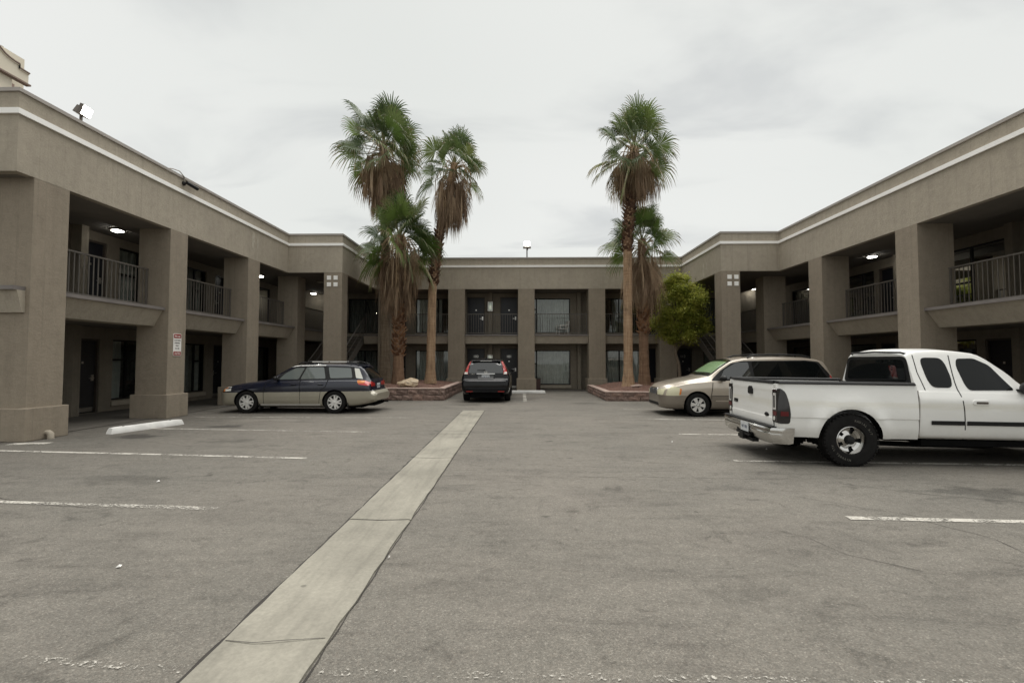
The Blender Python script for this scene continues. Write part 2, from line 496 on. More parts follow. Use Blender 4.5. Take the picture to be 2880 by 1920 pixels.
# walkways under the wings
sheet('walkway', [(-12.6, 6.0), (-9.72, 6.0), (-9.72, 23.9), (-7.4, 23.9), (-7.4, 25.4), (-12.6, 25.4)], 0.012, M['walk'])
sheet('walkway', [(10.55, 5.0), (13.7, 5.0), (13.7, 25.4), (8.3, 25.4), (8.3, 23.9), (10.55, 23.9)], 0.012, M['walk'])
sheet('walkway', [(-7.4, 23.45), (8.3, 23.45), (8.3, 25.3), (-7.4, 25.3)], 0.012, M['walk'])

# concrete drainage gutter: slabs with joints between them
gut = empty('drainage_gutter'); tag(gut, kind='structure')
def gx(y):
    t = (y - 2.277) / (14.44 - 2.277)
    return (-1.63 + t * (-1.755 + 1.63), -1.057 + t * (-1.10 + 1.057))
joints = [-4.0, -1.1, 1.72, 4.60, 7.48, 10.33, 13.1, 14.44]
jr = random.Random(3)
for a, b in zip(joints[:-1], joints[1:]):
    m = MB(); ny = max(3, int((b - a) / 0.22)); rows = []
    for i in range(ny + 1):
        y = a + 0.012 + (b - a - 0.024) * i / ny
        l, r = gx(y)
        l += jr.uniform(-0.006, 0.006); r += jr.uniform(-0.008, 0.008)
        c = 0.5 * (l + r)
        rows.append([(l, y, 0.0), (l, y, 0.014), (l + 0.02, y, 0.020), (c, y, 0.012), (r - 0.02, y, 0.020), (r, y, 0.014), (r, y, 0.0)])
    vs = [v for rw in rows for v in rw]; n = 7
    fs = [(i * n + k, i * n + k + 1, (i + 1) * n + k + 1, (i + 1) * n + k) for i in range(ny) for k in range(n - 1)]
    fs += [tuple(range(n)), tuple(ny * n + k for k in range(n))]
    m.add(vs, fs)
    obj('slab', m, M['slab'], gut, smooth=40)
# dark open seams beside and across the gutter
def ribbon(name, pts, w, z, mat, parent=None, jit=0.0, seed=1, kind=None, vary=0.5):
    rr = random.Random(seed); m = MB(); L, Rr = [], []
    dens = []
    for p, q in zip(pts[:-1], pts[1:]):
        n = max(1, int(math.dist(p, q) / 0.12))
        dens += [(p[0] + (q[0] - p[0]) * i / n, p[1] + (q[1] - p[1]) * i / n) for i in range(n)]
    dens.append(pts[-1])
    for i, p in enumerate(dens):
        a, b = dens[max(0, i - 1)], dens[min(len(dens) - 1, i + 1)]
        d = Vector((b[0] - a[0], b[1] - a[1])).normalized(); nrm = Vector((-d.y, d.x))
        j = rr.uniform(-jit, jit); ww = w * rr.uniform(1 - vary, 1 + vary) * 0.5
        L.append((p[0] + nrm.x * (j + ww), p[1] + nrm.y * (j + ww), z)); Rr.append((p[0] + nrm.x * (j - ww), p[1] + nrm.y * (j - ww), z))
    n = len(L)
    m.add(L + Rr, [(i, i + 1, n + i + 1, n + i) for i in range(n - 1)])
    o = obj(name, m, mat, parent)
    if kind: tag(o, kind=kind)
    return o
ribbon('seam', [(gx(y)[0] - 0.012, y) for y in (-4, 2, 6, 10, 14.44)], 0.030, 0.004, M['seam'], gut, 0.006, 1)
ribbon('seam', [(gx(y)[1] + 0.008, y) for y in (-4, 2, 6, 10, 14.44)], 0.009, 0.004, M['seam'], gut, 0.006, 2)
ribbon('seam', [(-1.78, 14.455), (-1.08, 14.455)], 0.03, 0.004, M['seam'], gut, 0.004, 3)
for jy in joints[1:-1]:
    ribbon('joint', [(gx(jy)[0] + 0.01, jy), (gx(jy)[1] - 0.01, jy)], 0.012, 0.0135, M['seam'], gut, 0.002, 4, vary=0.2)
ribbon('crack', [(gx(2.6)[0] + .02, 2.62), (-1.45, 2.60), (-1.3, 2.625), (gx(2.6)[1] - .02, 2.66)], 0.004, 0.0225, M['seam'], gut, 0.006, 5)
ribbon('crack', [(gx(9.8)[0] + .02, 9.84), (gx(9.8)[1] - .02, 9.80)], 0.012, 0.0225, M['seam'], gut, 0.006, 6)

for k, (pts, w) in enumerate([
    ([(3.85, 4.75), (4.1, 4.25), (4.05, 3.95), (4.35, 3.6), (4.5, 3.35), (4.9, 3.0)], 0.008),
    ([(-0.9, 6.42), (0.2, 6.38), (1.6, 6.36), (3.0, 6.3), (4.4, 6.35)], 0.010),
    ([(4.0, 6.1), (4.6, 5.65), (5.3, 5.35), (6.2, 5.2)], 0.012),
    ([(3.1, 5.5), (3.6, 5.1), (4.0, 4.78), (4.3, 4.7)], 0.009),
    ([(-5.9, 5.3), (-5.0, 5.02), (-4.4, 4.95)], 0.008),
    ([(-2.6, 15.6), (-2.1, 15.0), (-1.78, 14.5)], 0.02),
    ([(-1.08, 14.5), (0.6, 14.75), (2.4, 14.9)], 0.018),
    ([(-7.0, 8.9), (-6.0, 8.5), (-4.8, 8.45), (-4.0, 8.0)], 0.010),
    ([(2.2, 4.6), (2.5, 4.25), (2.6, 3.9), (2.95, 3.6)], 0.006)]):
    ribbon('pavement_crack', pts, w * .6, 0.004, M['seam'], None, 0.012, 20 + k, 'structure')

def line(a, b, w=0.10, faint=False, k=0):
    n = 8; d = Vector((b[0] - a[0], b[1] - a[1])).normalized(); nn = Vector((-d.y, d.x)) * w / 2
    sheet('parking_line', [(a[0] + nn.x, a[1] + nn.y), (a[0] - nn.x, a[1] - nn.y), (b[0] - nn.x, b[1] - nn.y), (b[0] + nn.x, b[1] + nn.y)],
          0.0055, M['line_speck'] if faint is None else (M['line_faint'] if faint else M['line']))
line((-9.25, 8.02), (-5.9, 7.72)); line((-5.9, 7.72), (-5.1, 7.64), faint=True); line((-5.1, 7.64), (-3.38, 7.47))
line((-7.2, 5.25), (-5.0, 5.085), .08); line((-5.0, 5.085), (-4.4, 5.04), .08, True); line((-4.4, 5.04), (-3.15, 4.94), faint=True)
line((-2.6, 2.475), (-1.68, 2.40), 0.055, None); line((-1.0, 2.40), (3.2, 2.36), 0.055, None)
line((3.27, 7.41), (8.6, 7.12)); line((3.205, 4.773), (8.5, 4.50))
line((3.26, 12.5), (8.6, 12.2)); line((3.29, 10.02), (8.6, 9.75)); line((3.24, 15.1), (8.6, 14.9), faint=True)
line((-8.9, 12.75), (-2.88, 12.72), faint=True); line((-8.35, 10.62), (-7.2, 10.52)); line((-7.2, 10.52), (-3.24, 10.18), faint=True)
line((0.16, 17.7), (0.17, 21.9), 0.13); line((1.1, 21.3), (3.3, 21.25), 0.07); line((-9.4, 8.62), (-8.75, 8.72), 0.22)

# ------------------------------------------------------------------ motel building
B = empty('motel_building', (0, 0, 0), label='two storey taupe stucco motel wrapped in a U around the car park', cat='motel')
ZB, ZS0, ZS1, ZT = 5.07, 6.15, 6.255, 6.63
XL, XR, YB, YLB, YRB = -9.40, 10.25, 23.50, 18.90, 18.87
WL, WR, WB = -12.4, 13.5, 25.1
path = [(-19, 8.55), (XL, 8.55), (XL, YLB), (-7.2, YLB), (-7.2, YB), (7.96, YB), (7.96, YRB), (XR, YRB), (XR, 4.6), (19, 4.6)]
def offs(pts, d):
    out = []
    for i, p in enumerate(pts):
        ns = []
        for a, b in ((i - 1, i), (i, i + 1)):
            if 0 <= a and b < len(pts):
                v = Vector((pts[b][0] - pts[a][0], pts[b][1] - pts[a][1])).normalized(); ns.append(Vector((-v.y, v.x)))
        if len(ns) == 1: o = ns[0] * d
        else:
            s = ns[0] + ns[1]; o = s * (d / (1 + ns[0].dot(ns[1])))
        out.append((p[0] + o.x, p[1] + o.y))
    return out
# left of the walking direction is inside the building
def run(name, d0, d1, z0, z1, mat):
    A, Bq = offs(path, d0), offs(path, d1)
    for i in range(len(path) - 1):
        m = MB(); m.prism([A[i], A[i + 1], Bq[i + 1], Bq[i]], 'z', z0, z1)
        obj(name, m, mat, B)
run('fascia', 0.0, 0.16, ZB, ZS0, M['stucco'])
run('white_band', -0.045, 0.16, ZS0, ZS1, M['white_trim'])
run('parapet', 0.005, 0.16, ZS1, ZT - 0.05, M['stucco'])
run('coping', -0.03, 0.22, ZT - 0.05, ZT + 0.02, M['coping'])
def bx(name, x0, y0, z0, x1, y1, z1, mat, parent=B, bev=0.0):
    m = MB(); m.box(x0, y0, z0, x1, y1, z1)
    o = obj(name, m, mat, parent)
    if bev: bevel_mesh(o, bev)
    return o
def repair(pts, T):
    m = MB(); n = len(pts); m.add([T(u, 0, z) for u, z in pts] + [T(u, .004, z) for u, z in pts], [tuple(range(n, 2 * n))] + [(i, (i + 1) % n, n + (i + 1) % n, n + i) for i in range(n)])
    obj('repair_patch', m, M['patch'], B)
M['patch'] = plain('pale_render_patch', (.44, .40, .325), .9, .15, 9.0, obj=False)
repair([(16.30, 5.45), (16.36, 5.40), (16.40, 5.66), (16.46, 5.72), (16.44, 6.0), (16.38, 6.06), (16.33, 5.9), (16.28, 5.95)], lambda u, d, z: (XL + d, u, z))
repair([(16.60, 5.55), (16.66, 5.50), (16.68, 5.85), (16.62, 5.95)], lambda u, d, z: (XL + d, u, z))
repair([(20.55, 5.12), (20.80, 5.10), (20.78, 5.45), (20.72, 5.5), (20.70, 5.72), (20.62, 5.74), (20.60, 5.4)], lambda u, d, z: (7.96 - d, u, z))
repair([(20.30, 5.42), (20.36, 5.40), (20.37, 5.7), (20.31, 5.72)], lambda u, d, z: (7.96 - d, u, z))
# soffit boxes behind the fascia, higher ceilings behind them, roof
bx('soffit', -10.7, 8.72, ZB, XL - 0.163, YLB + 0.1, 5.35, M['ceiling'])
bx('soffit', -10.7, YLB + 0.103, ZB, -7.363, YB - 0.003, 5.35, M['ceiling'])
bx('soffit', -7.36, YB + 0.163, ZB, 8.12, WB, 5.35, M['ceiling'])
bx('soffit', 8.123, YRB + 0.163, ZB, 11.65, YB, 5.35, M['ceiling'])
bx('soffit', XR + 0.163, 4.8, ZB, 11.65, YRB + 0.16, 5.35, M['ceiling'])
bx('ceiling', WL - .3, 8.72, 5.28, -10.703, 26.5, 5.40, M['ceiling'])
bx('ceiling', 11.653, 4.8, 5.28, WR + .3, 26.5, 5.40, M['ceiling'])
bx('ceiling', -10.70, YB + 0.003, ZB, -7.363, 26.5, 5.40, M['ceiling'])
bx('ceiling', 8.123, YB + 0.003, ZB, 11.65, 26.5, 5.40, M['ceiling'])
m = MB()
m.box(-19, 8.72, 5.9, -9.57, 34, 6.1); m.box(-9.567, 19.07, 5.9, -7.37, 34, 6.1); m.box(-7.367, 23.78, 5.9, 8.13, 34, 6.1)
m.box(8.133, 19.03, 5.9, 10.42, 34, 6.1); m.box(10.423, 4.78, 5.9, 19, 34, 6.1)
obj('roof', m, M['coping'], B)
# second-floor slabs
ZF, ZFR, ZFB = 2.86, 2.79, 2.72
bx('floor_slab', WL - .3, 9.0, 2.50, -10.30, 26.5, ZF, M['ceiling'])
bx('floor_slab', 11.15, 4.8, 2.42, WR + .3, 26.5, ZFR, M['ceiling'])
bx('floor_slab', -10.297, YB + 0.42, 2.40, 11.147, WB + .25, ZFB, M['ceiling'])

# columns with plinths
def column(x0, y0, x1, y1, ztop=ZB, pl=0.63, po=0.075, mark=None):
    cx, cy = (x0 + x1) / 2, (y0 + y1) / 2
    m = MB(); m.box(x0, y0, pl - 0.02, x1, y1, ztop)
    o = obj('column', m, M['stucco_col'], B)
    m = MB(); m.box(x0 - po, y0 - po, 0, x1 + po, y1 + po, pl)
    p = obj('plinth', m, M['stucco_col'], o); bevel_mesh(p, 0.018)
    if mark:
        xm, zm, y = mark
        for dx in (-0.135, 0.135):
            for dz in (-0.135, 0.135):
                t = MB(); t.box(xm + dx - .083, y - 0.02, zm + dz - .083, xm + dx + .083, y + 0.02, zm + dz + .083)
                q = obj('white_square', t, M['white_trim'], o); bevel_mesh(q, 0.006)
    return o
LC = [(8.88, 9.60), (12.46, 13.12), (16.10, 16.82), (19.75, 20.46)]
RC = [(8.55, 9.25), (12.34, 13.06), (16.24, 16.98), (20.12, 20.80)]
for a, b in LC: column(-10.25, a, XL - 0.002, b)
for a, b in RC: column(XR + 0.002, a, 11.17, b)
column(-7.94, 18.905, -7.203, 19.52, mark=(-7.60, 4.72, 18.905))
column(7.963, 18.875, 8.70, 19.52, mark=(8.42, 4.70, 18.875))
BC = [-6.70, -3.20, 0.28, 3.78, 7.28]
for x in BC: column(x - .41, YB + .003, x + .41, YB + .80)

# battered balcony beams with ledges, and railings between the columns
def beam(axis, c_out_t, c_out_b, c_in, u0, u1, z0, z1, led):
    m = MB(); s = 1 if c_in > c_out_t else -1
    poly = [(c_out_b, z0), (c_in, z0), (c_in, z1), (c_out_t, z1)]
    m.prism(poly, 'y' if axis == 'y' else 'x', u0, u1)
    o = obj('balcony_beam', m, M['stucco'], B)
    l = MB(); l.prism([(c_out_t - s * 0.07, z1), (c_out_t + s * .62, z1), (c_out_t + s * .62, z1 + .075), (c_out_t - s * 0.07, z1 + .075)], 'y' if axis == 'y' else 'x', u0, u1)
    q = obj('ledge', l, M['cap'], o)
    return o
bal_v = {}
def railing(axis, c, u0, u1, zb, zt, name='railing'):
    def P(u, z): return (c, u, z) if axis == 'y' else (u, c, z)
    m = MB()
    def bar(ua, ub, z, h, w):
        if axis == 'y': m.box(c - w, ua, z - h, c + w, ub, z + h)
        else: m.box(ua, c - w, z - h, ub, c + w, z + h)
    bar(u0, u1, zt, 0.018, 0.024)
    o = obj(name, m, M['rail'], B)
    m2 = MB(); m = m2
    bar(u0 + .02, u1 - .02, zb + 0.09, 0.014, 0.016)
    obj('bottom_rail', m2, M['rail'], o)
    for u in (u0 + .035, u1 - .035):
        pm = MB(); (pm.box(c - .02, u - .02, zb, c + .02, u + .02, zt - .018) if axis == 'y' else pm.box(u - .02, c - .02, zb, u + .02, c + .02, zt - .018))
        obj('post', pm, M['rail'], o)
    n = int((u1 - u0 - .1) / 0.118); h = round(zt - .018 - (zb + .10), 4)
    key = (axis, h)
    if key not in bal_v:
        bm_ = MB(); bm_.box(-.0085, -.0085, 0, .0085, .0085, h); bal_v[key] = bm_.mesh('baluster', M['rail'])
    for i in range(1, n):
        inst('baluster', bal_v[key], o, P(u0 + .035 + (u1 - u0 - .07) * i / n, zb + .10))
    return o
lg = [(9.60, 12.46), (13.12, 16.10), (16.82, 19.75), (20.46, 23.92)]
for a, b in lg:
    beam('y', -9.56, -9.78, -10.32, a + .002, b - .002, 2.45, 2.87, 0)
    railing('y', -9.99, a + .002, b - .002, 2.945, 3.97)
rg = [(4.9, 8.55), (9.25, 12.34), (13.06, 16.24), (16.98, 20.12), (20.80, 23.92)]
for a, b in rg:
    beam('y', 10.43, 10.73, 11.2, a + .002, b - .002, 2.37, 2.80, 0)
    railing('y', 11.03, a + .002, b - .002, 2.875, 3.90)
beam('x', 8.72, 8.83, 9.2, -18, -9.49, 2.45, 2.87, 0)
bg = [(-7.9, -7.11), (-6.29, -3.61), (-2.79, -0.13), (0.69, 3.37), (4.19, 6.87), (7.69, 8.78)]
for a, b in bg:
    beam('x', YB + .16, YB + .28, YB + .6, a + .002, b - .002, 2.36, 2.74, 0)
    railing('x', YB + .46, a + .002, b - .002, 2.815, 3.86)

# ------------------------------------------------------------------ walls with openings, doors, windows
TL = lambda u, d, z: (WL - d, u - .22, z)
TR = lambda u, d, z: (WR + d, u + .18, z)
TB = lambda u, d, z: (u, WB + d, z)
def wall(T, u0, u1, z0, z1, ops, dep=0.14):
    us = sorted({u0, u1} | {o[0] for o in ops} | {o[1] for o in ops})
    zs = sorted({z0, z1} | {o[2] for o in ops} | {o[3] for o in ops})
    m = MB()
    for a, b in zip(us[:-1], us[1:]):
        for c, d in zip(zs[:-1], zs[1:]):
            mu, mz = (a + b) / 2, (c + d) / 2
            if any(o[0] < mu < o[1] and o[2] < mz < o[3] for o in ops): continue
            m.add([T(a, 0, c), T(b, 0, c), T(b, 0, d), T(a, 0, d)], [(0, 1, 2, 3)])
    for a, b, c, d in ops:
        q = [(a, c), (b, c), (b, d), (a, d)]
        for i in range(4):
            p, r = q[i], q[(i + 1) % 4]
            m.add([T(p[0], 0, p[1]), T(r[0], 0, r[1]), T(r[0], dep, r[1]), T(p[0], dep, p[1])], [(0, 1, 2, 3)])
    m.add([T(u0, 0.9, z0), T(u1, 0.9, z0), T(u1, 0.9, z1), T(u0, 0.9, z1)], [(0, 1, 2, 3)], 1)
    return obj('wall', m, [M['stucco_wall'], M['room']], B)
def tbox(m, T, u0, u1, d0, d1, z0, z1, mi=0):
    vs = [T(u, d, z) for z in (z0, z1) for d in (d0, d1) for u in (u0, u1)]
    m.add(vs, [(0, 2, 3, 1), (4, 5, 7, 6), (0, 1, 5, 4), (2, 6, 7, 3), (0, 4, 6, 2), (1, 3, 7, 5)], mi)
num_cache = {}
def door(T, a, b, z0, z1, mat='door', num=None, hinge=1, kick=True):
    m = MB(); tbox(m, T, a + .05, b - .05, .10, .145, z0 + .01, z1 - .05)
    d = obj('door', m, M[mat], B)
    j = MB()
    tbox(j, T, a + .002, a + .05, .03, .16, z0, z1 - .002); tbox(j, T, b - .05, b - .002, .03, .16, z0, z1 - .002); tbox(j, T, a + .05, b - .05, .03, .16, z1 - .05, z1 - .002)
    obj('door_frame', j, M['jamb'], d)
    hu = b - .13 if hinge > 0 else a + .13
    h = MB(); tbox(h, T, hu - .035, hu + .035, .075, .10, z0 + .92, z0 + 1.10)
    s = -1 if hinge > 0 else 1
    tbox(h, T, min(hu, hu + s * .14), max(hu, hu + s * .14), .035, .06, z0 + .985, z0 + 1.01)
    tbox(h, T, hu - .012, hu + .012, .035, .08, z0 + .983, z0 + 1.012)
    obj('handle', h, M['metal'], d)
    if kick:
        k = MB(); tbox(k, T, a + .08, b - .08, .094, .0995, z0 + .04, z0 + .16); obj('kick_plate', k, M['metal'], d)
    pe = MB(); tbox(pe, T, (a + b) / 2 - .03, (a + b) / 2 + .03, .095, .0995, z0 + 1.42, z0 + 1.48); obj('peephole', pe, M['metal'], d)
    if num:
        me = text_mesh(num, 0.19, M['metal'], 'room_number', 0.0)
        o = inst('room_number', me, d)
        if T is TB: o.rotation_euler = (R(90), 0, 0); o.location = T((a + b) / 2, .094, z0 + 1.70)
        elif T is TL: o.rotation_euler = (R(90), 0, R(90)); o.location = T((a + b) / 2, .094, z0 + 1.70)
        else: o.rotation_euler = (R(90), 0, R(-90)); o.location = T((a + b) / 2, .094, z0 + 1.70)
    return d
def window(T, a, b, z0, z1, mull=None, mid=None, cur=(0.0, 1.0), cmat='curtain', sill=True, seed=1):
    rr = random.Random(seed)
    m = MB(); w = .045
    tbox(m, T, a + .002, a + w, .04, .12, z0 + .002, z1 - .002); tbox(m, T, b - w, b - .002, .04, .12, z0 + .002, z1 - .002)
    tbox(m, T, a + w, b - w, .04, .12, z1 - w, z1 - .002); tbox(m, T, a + w, b - w, .04, .12, z0 + .002, z0 + w)
    if mull is not None:
        tbox(m, T, mull - .028, mull + .028, .045, .11, z0 + w, z1 - w)
    if mid is not None:
        ma, mb, mz = mid
        tbox(m, T, ma, mb, .05, .105, mz - .028, mz + .028)
    o = obj('window', m, M['frame'], B)
    p = MB(); p.add([T(a + .01, .08, z0 + .01), T(b - .01, .08, z0 + .01), T(b - .01, .08, z1 - .01), T(a + .01, .08, z1 - .01)], [(0, 1, 2, 3)])
    obj('pane', p, M['pane'], o)
    c0, c1 = a + (b - a) * cur[0], a + (b - a) * cur[1]
    if c1 > c0:
        c = MB(); n = max(12, int((c1 - c0) / .022)); ph = rr.uniform(0, 6)
        vs = []
        for i in range(n + 1):
            u = c0 + (c1 - c0) * i / n
            dd = .24 + .035 * math.sin(u * 36 + ph + 1.3 * math.sin(u * 5.1 + ph)) + .02 * math.sin(u * 14 + ph)
            vs += [T(u, dd, z0 + .03), T(u + .02 * math.sin(u * 9), dd * .96, (z0 + z1) / 2), T(u, dd * .94, z1 - .01)]
        fs = []
        for i in range(n):
            for k in (0, 1): fs.append((i * 3 + k, i * 3 + k + 1, i * 3 + k + 4, i * 3 + k + 3))
        c.add(vs, fs); obj('curtain', c, M[cmat], o, smooth=60, fix=False)
    if sill:
        s = MB(); tbox(s, T, a - .04, b + .04, -.06, .0, z0 - .17, z0 - .03); obj('sill', s, M['stucco'], o)
    return o
def pilaster(T, a, b, d, z0, z1):
    m = MB(); tbox(m, T, a, b, -d, -.002, z0, z1); return obj('pilaster', m, M['stucco_wall'], B)

def side(T, mode, zf, ceil_lo, items_lo, items_up, ua, ub):
    for (items, z0, z1) in ((items_lo, 0.0, ceil_lo), (items_up, zf, 5.28)):
        ops = []
        for it in items:
            if it[0] == 'd': ops.append((it[1], it[2], z0 + .02, z0 + 2.16))
            if it[0] == 'w': ops.append((it[1], it[2], z0 + it[3]['z0'], z0 + it[3]['z1']))
        wall(T, ua, ub, z0, z1, ops)
        for k, it in enumerate(items):
            if it[0] == 'd': door(T, it[1], it[2], z0 + .02, z0 + 2.16, **(it[3] if len(it) > 3 else {}))
            if it[0] == 'p': pilaster(T, it[1], it[2], it[3], z0, z1)
            if it[0] == 'w':
                kw = dict(it[3]); a0, a1 = kw.pop('z0'), kw.pop('z1')
                if 'midz' in kw:
                    x0, x1, fz = kw.pop('midz'); kw['mid'] = (x0, x1, z0 + fz)
                window(T, it[1], it[2], z0 + a0, z0 + a1, seed=k + int(ua * 3), **kw)
W = lambda **k: dict(dict(z0=.33, z1=2.16), **k)
# left wing
lo = [('d', 11.9, 12.8, dict(hinge=-1)), ('p', 12.84, 13.06, .30), ('d', 13.1, 13.98, dict(mat='door_grey')),
      ('w', 14.42, 16.35, W(mull=14.98, midz=(14.46, 14.95, 1.55), cur=(0.0, 0.28))),
      ('w', 16.95, 18.62, W(mull=18.08, midz=(18.1, 18.6, 1.5), cur=(0.45, 1.0))), ('d', 19.16, 20.04, dict(hinge=-1)), ('p', 20.1, 20.32, .3),
      ('d', 20.5, 21.4), ('w', 21.7, 23.4, W(cur=(0.2, .9), cmat='curtain_dark'))]
up = [('d', 11.9, 12.8, dict(hinge=-1)), ('p', 12.96, 13.18, .30), ('d', 13.24, 14.12), ('w', 14.55, 16.35, W(z0=.2, mull=15.35, midz=(14.6, 15.32, 1.35), cur=(0.0, 1.0))),
      ('w', 16.95, 18.62, W(z0=.2, mull=18.02, midz=(18.05, 18.6, 1.35), cur=(0.0, .95))), ('d', 19.16, 20.04, dict(hinge=-1)), ('p', 20.1, 20.32, .3),
      ('d', 20.5, 21.4), ('w', 21.7, 23.4, W(z0=.2, cur=(0.1, .9), cmat='curtain_dark'))]
side(TL, 'l', ZF, 2.50, lo, up, 8.9, 26.5)
# right wing
lo = [('w', 9.0, 10.6, W(cur=(.2, .9))), ('d', 11.0, 11.9), ('p', 12.72, 12.92, .2), ('d', 13.0, 13.86, dict(hinge=-1)),
      ('w', 14.12, 15.1, W(cur=(.0, .5), cmat='curtain_dark')), ('d', 16.0, 16.6), ('p', 16.7, 16.9, .2), ('d', 17.0, 17.86, dict(hinge=-1)),
      ('w', 18.1, 20.0, W(cur=(0, 1), cmat='curtain_dark')), ('d', 20.9, 21.8), ('w', 22.1, 23.6, W(cur=(0, 1), cmat='curtain_dark'))]
up = [('w', 9.0, 10.6, W(z0=.2, cur=(.2, .9))), ('d', 11.5, 12.5), ('p', 12.78, 13.0, .2),
      ('w', 13.1, 14.98, W(z0=.15, mull=14.24, midz=(14.27, 14.93, 1.1), cur=(0.55, 1.0), cmat='curtain')), ('d', 15.4, 16.3), ('p', 16.72, 16.9, .2),
      ('d', 17.0, 17.86, dict(hinge=-1)), ('w', 18.1, 20.0, W(z0=.15, mull=18.75, midz=(18.15, 18.7, 1.15), cur=(0, 1))), ('d', 20.9, 21.8),
      ('w', 22.1, 23.6, W(z0=.2, cur=(0, 1), cmat='curtain_dark'))]
side(TR, 'r', ZFR, 2.42, lo, up, 4.8, 26.5)
# back wing
lo = [('w', -9.2, -7.3, W(z0=.24, z1=2.05, cur=(0, 1), cmat='curtain_dark', mull=-8.3)),
      ('d', -7.0, -6.1), ('w', -5.58, -3.1, W(z0=.24, z1=2.05, mull=-4.95, cur=(0, 1))), ('d', -2.85, -1.9, dict(num='102', mat='door_grey')), ('p', -1.69, -1.49, .3),
      ('d', -1.09, -.15, dict(num='101', mat='door_grey')), ('w', .10, 2.62, W(z0=.24, z1=2.05, mull=.84, midz=(.14, .82, 1.35), cur=(0, 1))), ('p', 2.96, 3.15, .3),
      ('d', 3.5, 4.35), ('w', 4.47, 6.5, W(z0=.24, z1=2.05, mull=5.2, cur=(0, 1))), ('d', 6.72, 7.6), ('p', 7.7, 7.95, .3), ('d', 8.1, 9.0, dict(num='112')),
      ('w', 9.6, 11.0, W(z0=.24, z1=2.05, cur=(0, 1), cmat='curtain_dark'))]
up = [('w', -9.2, -7.3, W(z0=.25, z1=2.08, cur=(0, 1), cmat='curtain_dark', mull=-8.3)),
      ('d', -7.0, -6.1), ('w', -5.58, -3.1, W(z0=.25, z1=2.08, mull=-4.4, cur=(0, .55))), ('d', -2.85, -1.9), ('p', -1.69, -1.49, .3),
      ('d', -1.09, -.15), ('w', .10, 2.62, W(z0=.25, z1=2.08, mull=.84, midz=(.14, .82, 1.5), cur=(0, 1))), ('p', 2.96, 3.15, .3),
      ('d', 3.5, 4.35), ('w', 4.47, 6.5, W(z0=.25, z1=2.08, mull=5.2, cur=(.2, .5), cmat='curtain_dark')), ('d', 6.72, 7.6), ('p', 7.7, 7.95, .3), ('d', 8.1, 9.0),
      ('w', 9.6, 11.0, W(z0=.25, z1=2.08, cur=(0, 1), cmat='curtain_dark'))]
side(TB, 'b', ZFB, 2.40, lo, up, WL, WR)
# end of the left wing facing the street
m = MB(); m.box(-19, 10.6, 0.013, -12.44, 10.75, 2.49); m.box(-19, 10.6, 2.87, -12.44, 10.75, 5.27); obj('wall', m, M['stucco_wall'], B)
m = MB(); m.box(-19.05, 8.9, 0, -18.9, 34, 5.9); m.box(18.9, 4.6, 0, 19.05, 34, 5.9); m.box(-18.8, 33.9, 0, 18.8, 34, 5.9); obj('wall', m, M['stucco'], B)
# stairs up to the back walkway
def stairs(x0, x1, y0, y1, z1):
    s = empty('stairs', (0, 0, 0), parent=B)
    n = 15
    for x in (x0, x1):
        m = MB(); h = .13
        m.prism([(y0 - .1, 0.0), (y0 + .25, 0.0), (y1, z1 - .30), (y1, z1 + .02), (y1 - .12, z1 + .02)], 'x', x - .03, x + .03)
        obj('stringer', m, M['rail'], s)
        m = MB(); m.tube([(x, y0, .95), (x, y1, z1 + .95)], .026, 8); m.tube([(x, y0, 0), (x, y0, .95)], .022, 8); m.tube([(x, y1, z1), (x, y1, z1 + .95)], .022, 8)
        m.tube([(x, y0, .50), (x, y1, z1 + .50)], .016, 6)
        for i in range(1, 22):
            f = i / 22; y = y0 + (y1 - y0) * f; z = z1 * f
            m.box(x - .008, y - .008, z + .05, x + .008, y + .008, z + .94)
        obj('handrail', m, M['rail'], s)
    tm = MB(); tm.box(x0 + .03, -.14, -.05, x1 - .03, .14, 0); me = tm.mesh('tread', M['walk'])
    for i in range(1, n):
        inst('tread', me, s, (0, y0 + (y1 - y0) * i / n, z1 * i / n))
stairs(-9.2, -7.98, 19.55, 23.95, 2.74)
stairs(8.86, 10.1, 19.4, 23.95, 2.74)

# ------------------------------------------------------------------ lamps, signs and small fittings on the building
def ceiling_light(x, y, z, label, lit=True, s=.10):
    o = empty('ceiling_light', (x, y, z), label=label, cat='ceiling light', group='ceiling lights over the walkways')
    m = MB(); m.box(-s - .03, -s - .03, -.045, s + .03, s + .03, -.002); obj('housing', m, M['bronze'], o)
    m = MB(); m.box(-s, -s, -.085, s, s, -.0455); q = obj('diffuser', m, M['lamp'] if lit else M['lamp_off'], o); bevel_mesh(q, .012)
ceiling_light(-11.5, 13.2, 5.28, 'lit square ceiling light over the left balcony bay nearest the street')
ceiling_light(-11.5, 20.6, 5.28, 'lit square ceiling light over the third left balcony bay beside a column')
ceiling_light(-10.85, 24.55, 5.07, 'lit ceiling light in the left rear corner beyond the stairs')
ceiling_light(-8.95, 20.9, 5.07, 'unlit square fixture on the soffit above the left stairs', False)
ceiling_light(12.55, 17.05, 5.28, 'lit square ceiling light over the right balcony between two columns')
ceiling_light(12.1, 24.8, 5.28, 'lit ceiling light in the right rear corner behind the column with white squares')
